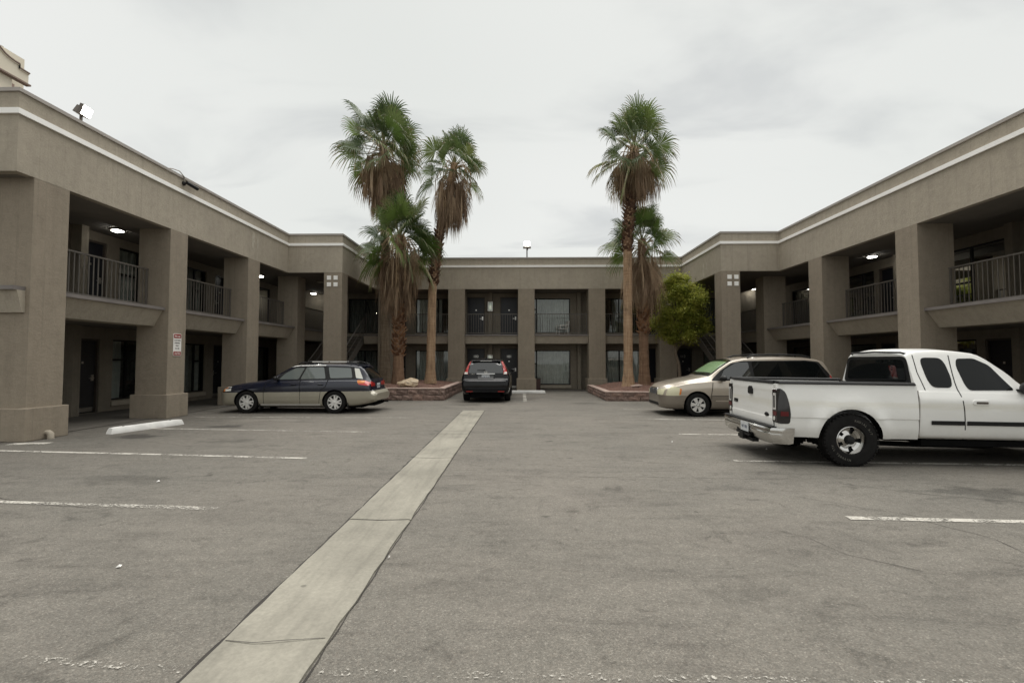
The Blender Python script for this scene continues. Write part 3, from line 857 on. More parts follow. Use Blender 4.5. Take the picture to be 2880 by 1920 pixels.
def lantern(x, y, z0, z1, label):
    o = empty('wall_lantern', (x, y, z0), label=label, cat='wall lantern', group='lanterns on the back wing')
    h = z1 - z0; w = .115
    m = MB()
    m.box(-w, -.02, 0, w, .0, h)
    for sx in (-1, 1): m.box(sx * w - .014, -.15, 0, sx * w + .014, -.021, h)
    for zz in (0, h - .035): m.box(-w + .015, -.15, zz, w - .015, -.021, zz + .035)
    obj('frame', m, M['white_trim'], o)
    m = MB(); m.box(-w + .016, -.14, .036, w - .016, -.13, h - .036); obj('glass', m, M['pane'], o)
    m = MB(); m.lathe([(.001, .10), (.035, .13), (.05, .22), (.03, .30), (.001, .31)], 'z', 10, (0, -.08, 0)); obj('bulb', m, M['lantern'], o, smooth=60)
lantern(-1.59, 24.797, 4.08, 4.58, 'pale framed wall lantern on the pilaster between two upper doors')
lantern(-1.59, 24.797, 1.42, 1.80, 'pale framed wall lantern on the pilaster above the black SUV')
# floodlight on the left parapet
f = empty('floodlight', (-9.48, 9.87, ZT + .02), label='lit bronze floodlight tilted on the left wing parapet', cat='floodlight')
m = MB(); m.tube([(0, 0, 0), (0, 0, .16)], .028, 10); m.box(-.05, -.05, 0, .05, .05, .02); obj('bracket', m, M['bronze'], f)
hd = MB(); hd.prism([(-.21, -.17), (.21, -.17), (.21, .17), (-.21, .17)], 'y', -.12, .0); hd.prism([(-.205, -.165), (.205, -.165), (.14, .10), (-.14, .10)], 'y', .001, .13)
h = obj('housing', hd, M['bronze'], f); h.location = (0.04, 0, .27); h.scale = (.66, .66, .66); h.rotation_euler = Vector((.93, .12, -.34)).to_track_quat('-Y', 'Z').to_euler(); bevel_mesh(h, .015)
m = MB(); m.box(-.185, -.131, -.145, .185, -.121, .145); ln = obj('lens', m, M['flood'], h)
# floodlight on a pole, back parapet
f = empty('floodlight', (0.32, 23.75, ZT + .02), label='lit floodlight on a short pole above the middle of the back wing', cat='floodlight')
m = MB(); m.tube([(0, 0, 0), (0, 0, .42)], .03, 8); m.tube([(0, 0, .42), (.03, 0, .52)], .045, 8); m.box(-.07, -.07, 0, .07, .07, .02); obj('pole', m, M['bronze'], f)
m = MB(); m.prism([(-.20, .52), (.20, .52), (.16, .60), (-.16, .60)], 'y', -.12, .12); obj('housing', m, M['bronze'], f)
m = MB(); m.box(-.15, -.14, .602, .15, .10, .83); q = obj('lens', m, M['flood'], f); bevel_mesh(q, .03)
# security camera
f = empty('security_camera', (XL, 12.88, 6.46), label='small black security camera on the left parapet with a looped cable', cat='camera')
m = MB(); m.lathe([(.001, 0), (.06, 0), (.06, .03), (.001, .035)], 'x', 14); m.tube([(.03, 0, 0), (.11, .02, -.01)], .02, 8); obj('mount', m, M['black'], f, smooth=40)
m = MB(); m.tube([(.11, -.02, .01), (.15, .36, -.03)], [.045, .05], 12); obj('barrel', m, M['black'], f, smooth=40)
m = MB(); m.tube([(.02, 0, .05), (.05, -.02, .16), (.0, -.16, .28), (-.05, -.36, .27), (-.1, -.6, .2)], .014, 6); obj('cable', m, M['coping'], f, smooth=60)
# parking sign on the second column
sg = empty('parking_sign', (XL + .004, 12.80, 1.96), R(90), label='white and red customer parking sign screwed to the second left column', cat='sign')
def rrect(w, h, r, n=6):
    pts = []
    for cx, cz, a0 in ((w - r, h - r, 0), (-w + r, h - r, 90), (-w + r, -h + r, 180), (w - r, -h + r, 270)):
        for k in range(n + 1):
            a = R(a0 + 90 * k / n); pts.append((cx + r * math.cos(a), cz + r * math.sin(a)))
    return pts
m = MB(); m.prism(rrect(.152, .305, .04), 'y', -.006, .0); obj('plate', m, M['sign_white'], sg)
m = MB(); m.prism(rrect(.140, .055, .028), 'y', -.0095, -.0062); q = obj('header_band', m, M['sign_red'], sg); q.location = (0, 0, .236)
m = MB(); m.prism(rrect(.140, .055, .028), 'y', -.0095, -.0062); q = obj('footer_band', m, M['sign_red'], sg); q.location = (0, 0, -.236)
def sign_text(s, size, z, mat, y, bold=.0):
    o = inst('lettering', text_mesh(s, size, mat, 'lettering', bold, .0006), sg, (0, y, z), (R(90), 0, 0)); return o
sign_text('Villa Lodge', .052, .232, M['sign_white'], -.0105, .002)
sign_text('CUSTOMER', .047, .118, M['sign_black'], -.0072, .0008)
sign_text('PARKING', .047, .046, M['sign_black'], -.0072, .0012)
sign_text('ONLY', .047, -.028, M['sign_black'], -.0072, .0012)
m = MB(); m.box(-.05, -.008, -.108, .05, -.0063, -.094)
for s in (-1, 1): m.prism([(s * .078, -.101), (s * .045, -.080), (s * .045, -.122)], 'y', -.008, -.0063)
obj('arrow', m, M['sign_black'], sg)
sign_text('ALL OTHERS', .034, -.215, M['sign_white'], -.0105, .001); sign_text('TOWED AWAY', .034, -.258, M['sign_white'], -.0105, .001)
# elbow pipe stub
m = MB(); m.tube([(-.02, 0, .12), (.05, 0, .125), (.085, 0, .10), (.09, 0, .0)], [.045, .052, .055, .055], 14)
tag(obj('elbow_pipe', m, M['stucco'], None, 50, (-9.325, 9.22, 0)), 'painted elbow pipe stub at the foot of the nearest left column', 'pipe')
# wheel stops
def wheel_stop(c, ang, L, label):
    o = empty('wheel_stop', c, ang, label=label, cat='wheel stop', group='white concrete wheel stops')
    m = MB(); n = 10; rr = random.Random(int(L * 100))
    prof = [(-.095, 0), (-.095, .06), (-.06, .125), (.06, .125), (.095, .06), (.095, 0)]
    rows = []
    for i in range(n + 1):
        x = -L / 2 + L * i / n; s = 1.0 if 0 < i < n else .82
        rows.append([(x + (0.04 if i == 0 else (-.04 if i == n else 0)) * (z / .125), y * s + rr.uniform(-.003, .003), z * (1 if s == 1 else .94) + (rr.uniform(-.003, .003) if z else 0)) for y, z in prof])
    vs = [v for r_ in rows for v in r_]
    fs = [(i * 6 + k, i * 6 + k + 1, (i + 1) * 6 + k + 1, (i + 1) * 6 + k) for i in range(n) for k in range(5)] + [tuple(range(6)), tuple(n * 6 + k for k in range(6))]
    m.add(vs, fs); obj('block', m, M['white_conc'], o, 30)
    for sx in (-.32, .32):
        p = MB(); p.lathe([(.001, .131), (.02, .131), (.022, .1), (.022, .0)], 'z', 10, (sx * L, 0, 0)); obj('pin', p, M['seam'], o)
wheel_stop((-8.40, 10.60, 0), math.atan2(1.5, .40), 1.62, 'white concrete wheel stop beside the second left column')
wheel_stop((.33, 22.25, 0), 0, 1.66, 'white concrete wheel stop to the right of the black SUV')
# brown bin and balcony chair
bn = empty('litter_bin', (.84, 24.30, 0.012), label='slim dark brown litter bin beside the middle back column', cat='bin')
m = MB(); m.prism([(-.16, 0), (.16, 0), (.175, .56), (-.175, .56)], 'y', -.15, .15); q = obj('bin_body', m, plain('dark_brown_bin', (.055, .022, .016), .5), bn); bevel_mesh(q, .012)
m = MB(); m.box(-.19, -.165, .561, .19, .165, .60); q = obj('rim', m, M['jamb'], bn); bevel_mesh(q, .008)
ch = empty('plastic_chair', (2.15, 24.65, ZFB), R(-75), label='white plastic chair on the upper back balcony', cat='chair')
wp = plain('white_chair_plastic', (.80, .78, .73), .45, .05)
m = MB(); m.box(-.24, -.24, .40, .24, .24, .43); q = obj('seat', m, wp, ch); bevel_mesh(q, .01)
m = MB(); m.prism([(.22, .43), (.25, .43), (.34, .86), (.31, .86)], 'x', -.23, .23); q = obj('backrest', m, wp, ch); bevel_mesh(q, .01)
for sx in (-1, 1):
    m = MB(); m.box(sx * .27 - .025, -.22, .60, sx * .27 + .025, .26, .63); m.box(sx * .27 - .02, -.22, .40, sx * .27 + .02, -.18, .60); obj('armrest', m, wp, ch)
    for sy in (-1, 1):
        m = MB(); m.tube([(sx * .21, sy * .21, .40), (sx * .25, sy * .26, 0)], [.024, .018], 6); obj('leg', m, wp, ch)
# distant hotel tower
tw = empty('hotel_tower', (-84, 74, 0), label='beige hotel tower with a curved parapet rising behind the left wing', cat='tower')
mt = plain('beige_render', (.64, .585, .48), .9, .06, .1, obj=False); mt2 = plain('brown_cornice', (.20, .145, .12), .8, .1, .2, obj=False); mt3 = plain('cream_moulding', (.62, .56, .46), .8, .05, .2, obj=False)
tw.location = (-60, 47.5, 0)
def tx(name, mb, mat): return obj(name, mb, mat, tw)
m = MB(); m.box(-8, -30, 0, -.35, 6.5, 35.0); tx('wall', m, mt)
m = MB(); m.box(-9, -30, 0, -1.6, 7.9, 35.0); tx('end_wall', m, plain('pinkish_render', (.30, .22, .19), .9, .06, .2, obj=False))
prof = [(8.0, 36.35), (6.85, 36.4), (6.85, 36.85), (6.3, 36.86), (5.7, 36.95), (5.2, 37.12), (4.7, 37.45), (4.0, 38.1), (3.0, 39.0), (1.5, 39.9), (0, 40.3), (-4, 40.6)]
m = MB(); m.prism([(8.0, 35.05)] + prof + [(-4, 35.05)], 'x', -.5, 0.0); tx('parapet', m, mt)
def mould(name, d, w, out, mat):
    mm = MB()
    for a, b in zip(prof[:-1], prof[1:]):
        mm.add([(0, a[0], a[1] - d - w), (out, a[0], a[1] - d - w), (out, a[0], a[1] - d), (0, a[0], a[1] - d), (0, b[0], b[1] - d - w), (out, b[0], b[1] - d - w), (out, b[0], b[1] - d), (0, b[0], b[1] - d)],
               [(0, 1, 2, 3), (4, 7, 6, 5), (0, 4, 5, 1), (1, 5, 6, 2), (2, 6, 7, 3), (3, 7, 4, 0)])
    tx(name, mm, mat)
mould('cornice', -.10, .13, .22, mt2); mould('moulding', .04, .12, .10, mt3)
m = MB(); m.box(-.4, -30, 34.85, .22, 8.15, 35.04); tx('cornice', m, mt2)
m = MB(); m.box(-12, -30, 0, -2.1, 9.4, 39.05); tx('rear_block', m, mt)
m = MB(); m.tube([(-3, 4.6, 39), (-3, 4.6, 40.3)], .03, 6); m.tube([(-3, 7.2, 39), (-3, 7.2, 40.0)], .03, 6); m.box(-3.1, 7.4, 39.2, -2.9, 7.7, 39.6); tx('antenna', m, M['coping'])

# ------------------------------------------------------------------ planters
def mat_stone():
    t = NT('rough_pink_stone'); p = t.pos(True); oi = t.n.new('ShaderNodeObjectInfo')
    pw = t.pos()
    f = t.noise(pw, 9, 6, 0.7, 0.8)
    a = t.ramp(f, [(0.25, (.12, .08, .066)), (0.5, (.24, .175, .15)), (0.72, (.40, .31, .265))])
    k = t.ramp(oi.outputs['Random'], [(0, (.78, .72, .70)), (0.5, (1.0, .95, .92)), (1, (1.15, 1.02, .95))])
    ef = t.ramp(t.noise(pw, 3.1, 5, .7, .5), [(0.60, 0.0), (0.75, 0.5)])
    t.color(t.mix(ef, t.mix(1.0, a, k, 'MULTIPLY'), (.42, .36, .31))); t.set(rough=.9)
    t.bump(t.noise(pw, 45, 5, .7), .8, .02)
    return t.m
M['stone'] = mat_stone()
M['cope_stone'] = plain('pinkish_cap_stone', (.40, .30, .255), .85, .2, 5.0, bump=.4, bscale=30, obj=False)
M['gravel'] = mat_leaf('red_brown_gravel', [(0.25, (.095, .05, .038)), (0.5, (.20, .115, .088)), (0.8, (.34, .23, .185))], 0.0, .9, 30.0, False)
M['soil'] = plain('red_brown_soil', (.135, .078, .06), .95, .3, 14.0, bump=.6, bscale=25, obj=False)
def stone_mesh(L, H, D, seed):
    rr = random.Random(seed); bm = bmesh.new()
    bmesh.ops.create_cube(bm, size=1.0)
    bmesh.ops.subdivide_edges(bm, edges=[e for e in bm.edges], cuts=1, use_grid_fill=True)
    for v in bm.verts:
        v.co.x *= L; v.co.y *= D; v.co.z *= H
        out = v.co.y < -D * .4
        edge = abs(v.co.x) > L * .45 or abs(v.co.z) > H * .45
        if out: v.co.y += rr.uniform(.0, .02) if edge else -rr.uniform(.008, .03)
        if abs(v.co.x) < L * .4 or abs(v.co.z) < H * .4:
            v.co.x += rr.uniform(-.02, .02); v.co.z += rr.uniform(-.012, .012)
    me = bpy.data.meshes.new('stone'); bm.to_mesh(me); bm.free(); me.materials.append(M['stone'])
    return me
def planter(x0, x1, y0, y1, h, label, seed, mound):
    rr = random.Random(seed)
    pl = empty('stone_planter', ((x0 + x1) / 2, (y0 + y1) / 2, 0), label=label, cat='planter', group='stone planters in front of the back wing')
    ox, oy = (x0 + x1) / 2, (y0 + y1) / 2
    hh = h - .05; ch_ = hh / 2; L = .42; var = [stone_mesh(L - .004, ch_ - .002, .2, seed * 10 + k) for k in range(6)]
    splits = {}
    def rowof(ax, fixed, a, b, rz):
        n = max(1, round((b - a) / L)); st = (b - a) / n
        for r in range(2):
            off = .5 * st if r else 0
            k = 0
            us = [a + st * (i + .5) + off for i in range(n - (1 if r else 0))]
            for u in us:
                fz = .5 if r else 1.0
                hs = splits.setdefault((round(u, 3), ax, fixed, r), rr.uniform(.82, 1.16))
                p = (u - ox, fixed - oy, ch_ * (r + .5)) if ax == 'x' else (fixed - ox, u - oy, ch_ * (r + .5))
                inst('stone', rr.choice(var), pl, p, (rr.uniform(-.04, .04), rr.uniform(-.05, .05), rz), (st / L * rr.uniform(.92, 1.06), rr.uniform(.9, 1.12), hs))
            if r:
                for u in (a + st * .25, b - st * .25):
                    p = (u - ox, fixed - oy, ch_ * (r + .5)) if ax == 'x' else (fixed - ox, u - oy, ch_ * (r + .5))
                    inst('stone', rr.choice(var), pl, p, (0, 0, rz), (st / L * .49, 1, 1))
    rowof('x', y0 + .1, x0, x1, 0)
    rowof('y', x1 - .1, y0 + .02, y1, R(90)); rowof('y', x0 + .1, y0 + .02, y1, R(-90))
    core = MB(); core.box(x0 - ox + .03, y0 - oy + .03, 0, x1 - ox - .03, y1 - oy - .03, hh - .005); obj('core', core, M['seam'], pl)
    # cap stones
    def caps(ax, fixed, a, b):
        n = max(1, round((b - a) / .62)); st = (b - a) / n
        for i in range(n):
            u0, u1 = a + st * i + .005, a + st * (i + 1) - .005
            c = MB(); zt = h + rr.uniform(-.004, .008); j = rr.uniform(-.008, .008)
            if ax == 'x': c.box(u0 - ox, fixed - .13 - oy + j, hh + .001, u1 - ox, fixed + .13 - oy + j, zt)
            else: c.box(fixed - .13 - ox + j, u0 - oy, hh + .001, fixed + .13 - ox + j, u1 - oy, zt)
            q = obj('cap_stone', c, M['cope_stone'], pl); bevel_mesh(q, .01, 1)
    caps('x', y0 + .11, x0 - .02, x1 + .02); caps('y', x1 - .11, y0 + .25, y1); caps('y', x0 + .11, y0 + .25, y1)
    # mounded soil with loose gravel
    def hz(x, y):
        u = min(1, max(0, min((x - x0 - .2) / 1.0, (x1 - .2 - x) / 1.0, (y - y0 - .2) / 1.1)))
        return h - .055 + mound * u * u * (3 - 2 * u) + .03 * math.sin(x * 3.1 + seed) * math.sin(y * 2.7) * u
    s = MB(); nx, ny = 26, 26; vs = []
    for i in range(nx + 1):
        for j in range(ny + 1):
            x = x0 + .2 + (x1 - x0 - .4) * i / nx; y = y0 + .2 + (y1 - y0 - .25) * j / ny
            vs.append((x - ox, y - oy, hz(x, y)))
    s.add(vs, [(i * (ny + 1) + j, (i + 1) * (ny + 1) + j, (i + 1) * (ny + 1) + j + 1, i * (ny + 1) + j + 1) for i in range(nx) for j in range(ny)])
    obj('soil', s, M['soil'], pl, 60, fix=False)
    gm = MB(); base = [(1, 0, 0), (-1, 0, 0), (0, 1, 0), (0, -1, 0), (0, 0, .8), (0, 0, -.6)]
    fs = [(0, 2, 4), (2, 1, 4), (1, 3, 4), (3, 0, 4)]
    for k in range(5200):
        x = rr.uniform(x0 + .22, x1 - .22); y = y0 + .22 + (y1 - y0 - .3) * rr.random() ** 1.3
        r_ = rr.uniform(.015, .042); a = rr.uniform(0, 6.28); ca, sa = math.cos(a), math.sin(a); z = hz(x, y) + r_ * .15
        gm.add([((bx_ * ca - by_ * sa) * r_ * rr.uniform(.7, 1.2) + x - ox, (bx_ * sa + by_ * ca) * r_ * rr.uniform(.7, 1.2) + y - oy, bz_ * r_ + z) for bx_, by_, bz_ in base], fs)
    tag(obj('gravel', gm, M['gravel'], pl, fix=False), kind='stuff')
    return pl, hz
plL, hzL = planter(-7.75, -2.90, 18.07, 23.35, .48, 'grey pink stone planter on the left holding three fan palms and a boulder', 1, .10)
plR, hzR = planter(3.20, 8.3, 17.95, 22.9, .36, 'pink stone planter on the right holding two palms and a bushy tree', 2, .16)

def rock(name, loc, sc, seed, mat, label, cat, sub=3):
    bm = bmesh.new(); bmesh.ops.create_icosphere(bm, subdivisions=sub, radius=1.0); rr = random.Random(seed)
    dirs = [(Vector((rr.gauss(0, 1), rr.gauss(0, 1), rr.gauss(0, 1))).normalized(), rr.uniform(.62, .92)) for _ in range(16)]
    from mathutils import noise as mn
    for v in bm.verts:
        n = v.co.normalized(); rr_ = 1.0
        for d, l in dirs:
            q = n.dot(d)
            if q > 0.05: rr_ = min(rr_, l / q)
        rr_ += .10 * mn.noise(n * 3.1 + Vector((seed, 0, 0))) + .05 * mn.noise(n * 8.0)
        v.co = Vector((n.x * sc[0], n.y * sc[1], n.z * sc[2])) * rr_
    me = bpy.data.meshes.new(name); bm.to_mesh(me); bm.free(); me.materials.append(mat)
    me.polygons.foreach_set('use_smooth', [True] * len(me.polygons)); me.set_sharp_from_angle(angle=R(32))
    return tag(inst(name, me, None, loc), label, cat)
t = NT('cream_limestone'); p = t.pos(True)
t.color(t.mix(1.0, t.ramp(t.noise(p, 5, 6, .7, .5), [(.3, (.30, .21, .12)), (.48, (.52, .41, .28)), (.7, (.64, .55, .42))]), t.ramp(t.vor(p, 7.0), [(0.0, .62), (.35, 1.0)]), 'MULTIPLY')); t.set(rough=.9)
t.bump(t.noise(p, 11, 6, .7), 1.0, .06)
rock('boulder', (-4.45, 18.72, .60), (.46, .30, .27), 4, t.m, 'cream coloured boulder on the gravel of the left planter', 'boulder', 4)
m = MB(); m.box(-.22, -.14, 0, .22, .14, .05); q = obj('flat_stone', m, M['cope_stone'], None, None, (4.62, 19.2, .49)); q.rotation_euler = (R(5), R(-4), R(12)); bevel_mesh(q, .012)
tag(q, 'flat pale stone lying at the foot of the tall right palm', 'stone')

# ------------------------------------------------------------------ fan palms
GREEN = [(0.25, (.060, .096, .030)), (0.48, (.105, .150, .050)), (0.66, (.150, .195, .066)), (0.85, (.24, .26, .095))]
M['frond'] = mat_leaf('palm_frond_green', GREEN, .30, .42, 1.6)
M['frond_bright'] = mat_leaf('palm_frond_fresh', [(0.2, (.08, .13, .03)), (0.6, (.14, .20, .05)), (0.9, (.24, .26, .08))], .35, .42, 1.6)
M['tip'] = mat_leaf('palm_dry_tip', [(0.2, (.10, .11, .05)), (0.6, (.25, .215, .12)), (0.9, (.40, .31, .20))], .3, .6, 3.0)
M['dead'] = mat_leaf('palm_dead_frond', [(0.2, (.15, .097, .062)), (0.45, (.29, .20, .13)), (0.7, (.42, .31, .205)), (0.9, (.55, .44, .32))], .15, .8, 2.5)
M['stalk'] = plain('pale_flower_stalk', (.36, .25, .15), .8, .25, 4.0)
M['petiole'] = mat_leaf('palm_petiole', [(0.2, (.10, .12, .04)), (0.7, (.22, .20, .09))], 0.0, .5, 2.0)
def frond_mesh(el, seed, plen=.85, blade=.95, nseg=32, span=112, droop=1.0, dead=False, tipmat=.35):
    rr = random.Random(seed); m = MB()
    e = R(el); d0 = Vector((math.cos(e), 0, math.sin(e))); pts = []
    for i in range(6):
        f = i / 5; p = d0 * plen * f + Vector((0, 0, -1)) * (.16 * droop * f * f * plen * abs(math.cos(e))); pts.append(p)
    m.tube(pts, [.024, .02, .017, .015, .013, .012], 5, 2)
    base = pts[-1]; d = (pts[-1] - pts[-2]).normalized()
    if dead: d = Vector((rr.uniform(-.05, .22), rr.uniform(-.12, .12), -1)).normalized()
    lat = Vector((0, 1, 0)); nrm = d.cross(lat).normalized()
    if nrm.z < 0: nrm = -nrm
    if dead: span = rr.uniform(18, 40)
    sp = R(span); dphi = 2 * sp / nseg
    roll = rr.choice((-1, 1)) * rr.uniform(.15, 1.15); lat = (lat * math.cos(roll) + nrm * math.sin(roll)).normalized(); nrm = d.cross(lat).normalized()
    if nrm.z < 0: nrm = -nrm
    fuse = rr.uniform(.38, .48) if not dead else .3
    cup = rr.uniform(.10, .3)
    def pt(phi, t, L, side, gap):
        ph = phi + side * dphi * .5 * gap
        dirv = d * math.cos(ph) + lat * math.sin(ph)
        p = base + dirv * (t * L) + nrm * (cup * abs(math.sin(ph)) * t * L * .6)
        k = max(0.0, t - .38)
        sag = (k * k * .70 + .06 * t * t) * droop * L
        p = p + Vector((0, 0, -1)) * sag - dirv * (sag * .22)
        return p
    for s in range(nseg):
        phi = -sp + dphi * (s + .5 + rr.uniform(-.22, .22))
        L = blade * (1 - .30 * (abs(phi) / sp) ** 2.2) * rr.uniform(.90, 1.08)
        sd = rr.uniform(.6, 1.5)
        def q(t, side, gap):
            v = pt(phi, t, L, side, gap)
            k = max(0.0, t - .62)
            return v + Vector((0, 0, -1)) * (k * k * (.9 + 1.3 * droop) * sd * L) + Vector((rr.uniform(-.01, .01), rr.uniform(-.01, .01), 0)) * t
        pl = nrm * (.016 * (1 if s % 2 else -1))
        a0 = base; vs = [base + d * .01]
        ts = [(fuse * .5, 1.0), (fuse, 1.0), (fuse + (1 - fuse) * .4, .46), (fuse + (1 - fuse) * .75, .22)]
        for tt, gp in ts:
            c = q(tt, 0, 0); l_, r_ = q(tt, -1, gp), q(tt, 1, gp)
            vs += [l_, c + nrm * (.02 * tt), r_]
        vs.append(q(1.0, 0, 0))
        fs = [(0, 1, 2), (0, 2, 3)]; ms = [0, 0]
        for k in range(3):
            b = 1 + 3 * k
            fs += [(b, b + 3, b + 4, b + 1), (b + 1, b + 4, b + 5, b + 2)]; ms += [0 if k < 2 or rr.random() > tipmat * 1.3 else 1] * 2
        fs += [(10, 13, 11), (11, 13, 12)]; ms += [1 if rr.random() < tipmat * 1.8 else 0] * 2
        bidx = len(m.v); m.v.extend([tuple(v) for v in vs])
        for f_, mi in zip(fs, ms): m.f.append(tuple(bidx + i for i in f_)); m.m.append(mi)
    return m
frond_lib = {}
def frond_get(kind, el, k, mat):
    key = (kind, el, k, mat)
    if key not in frond_lib:
        if kind == 'live':
            dr = {80: .12, 60: .2, 40: .3, 20: .4, 0: .5, -20: .62, -40: .75}[el]
            mb = frond_mesh(el, 100 + el + k * 7 + (50 if mat == 'frond_bright' else 0), plen=.90 + .09 * k, blade=.90 + .045 * k, droop=dr, tipmat=.12 if el > 30 else .42)
            frond_lib[key] = mb.mesh('frond', [M[mat], M['tip'], M['petiole']], 50, fix=False)
        else:
            mb = frond_mesh(el, 900 + el + k * 5, plen=.62, blade=1.0 + .14 * k, nseg=18, droop=.5, dead=True)
            frond_lib[key] = mb.mesh('dead_frond', [M['dead'], M['dead'], M['dead']], 50, fix=False)
    return frond_lib[key]
def mat_trunk(name, stops, ring=14.0):
    t = NT(name); p = t.pos(); po = t.pos(True)
    st = t.noise(t.mapped(p, (9, 9, .55)), 1.6, 5, .65, .3)
    rg = t.noise(t.mapped(p, (1.2, 1.2, ring)), 1.5, 4, .6, .4)
    col = t.ramp(t.math('ADD', t.math('MULTIPLY', st, .6), t.math('MULTIPLY', rg, .4)), stops)
    patch_ = t.ramp(t.noise(t.mapped(p, (2.5, 2.5, .7)), 1.3, 5, .7, .6), [(.32, .48), (.5, 1.0)])
    t.color(t.mix(1.0, col, patch_, 'MULTIPLY')); t.set(rough=.9)
    t.bump(t.math('ADD', rg, st), .7, .03)
    return t.m
M['trunk_tan'] = mat_trunk('tan_palm_trunk', [(.3, (.19, .112, .062)), (.5, (.34, .222, .132)), (.7, (.46, .33, .215))])
M['trunk_grey'] = mat_trunk('grey_brown_palm_trunk', [(.3, (.10, .075, .05)), (.5, (.19, .145, .098)), (.7, (.28, .22, .16))])
M['trunk_red'] = mat_trunk('red_brown_palm_trunk', [(.3, (.11, .06, .035)), (.5, (.20, .12, .072)), (.7, (.30, .20, .125))])
M['boot'] = mat_leaf('rusty_leaf_base', [(.2, (.075, .036, .020)), (.5, (.22, .115, .060)), (.8, (.40, .24, .135))], 0.0, .85, 6.0)
M['boot_dark'] = mat_leaf('dark_leaf_base', [(.2, (.05, .026, .018)), (.5, (.13, .070, .044)), (.85, (.30, .18, .11))], 0.0, .85, 6.0)
def boot_mesh(mat, w=.085, h=.17):
    m = MB()
    m.add([(0, -w, 0), (0, w, 0), (.055, w * .75, h * .55), (.055, -w * .75, h * .55), (.10, w * .32, h), (.10, -w * .32, h), (.03, -w * .6, h * .6), (.03, w * .6, h * .6), (.085, -w * .25, h * .98), (.085, w * .25, h * .98)],
          [(0, 1, 2, 3), (3, 2, 4, 5), (4, 9, 8, 5), (6, 8, 9, 7), (3, 5, 8, 6), (2, 7, 9, 4), (0, 3, 6), (1, 7, 2)])
    return m.mesh('leaf_base', mat)
bootm = {k: boot_mesh(M[k]) for k in ('boot', 'boot_dark')}
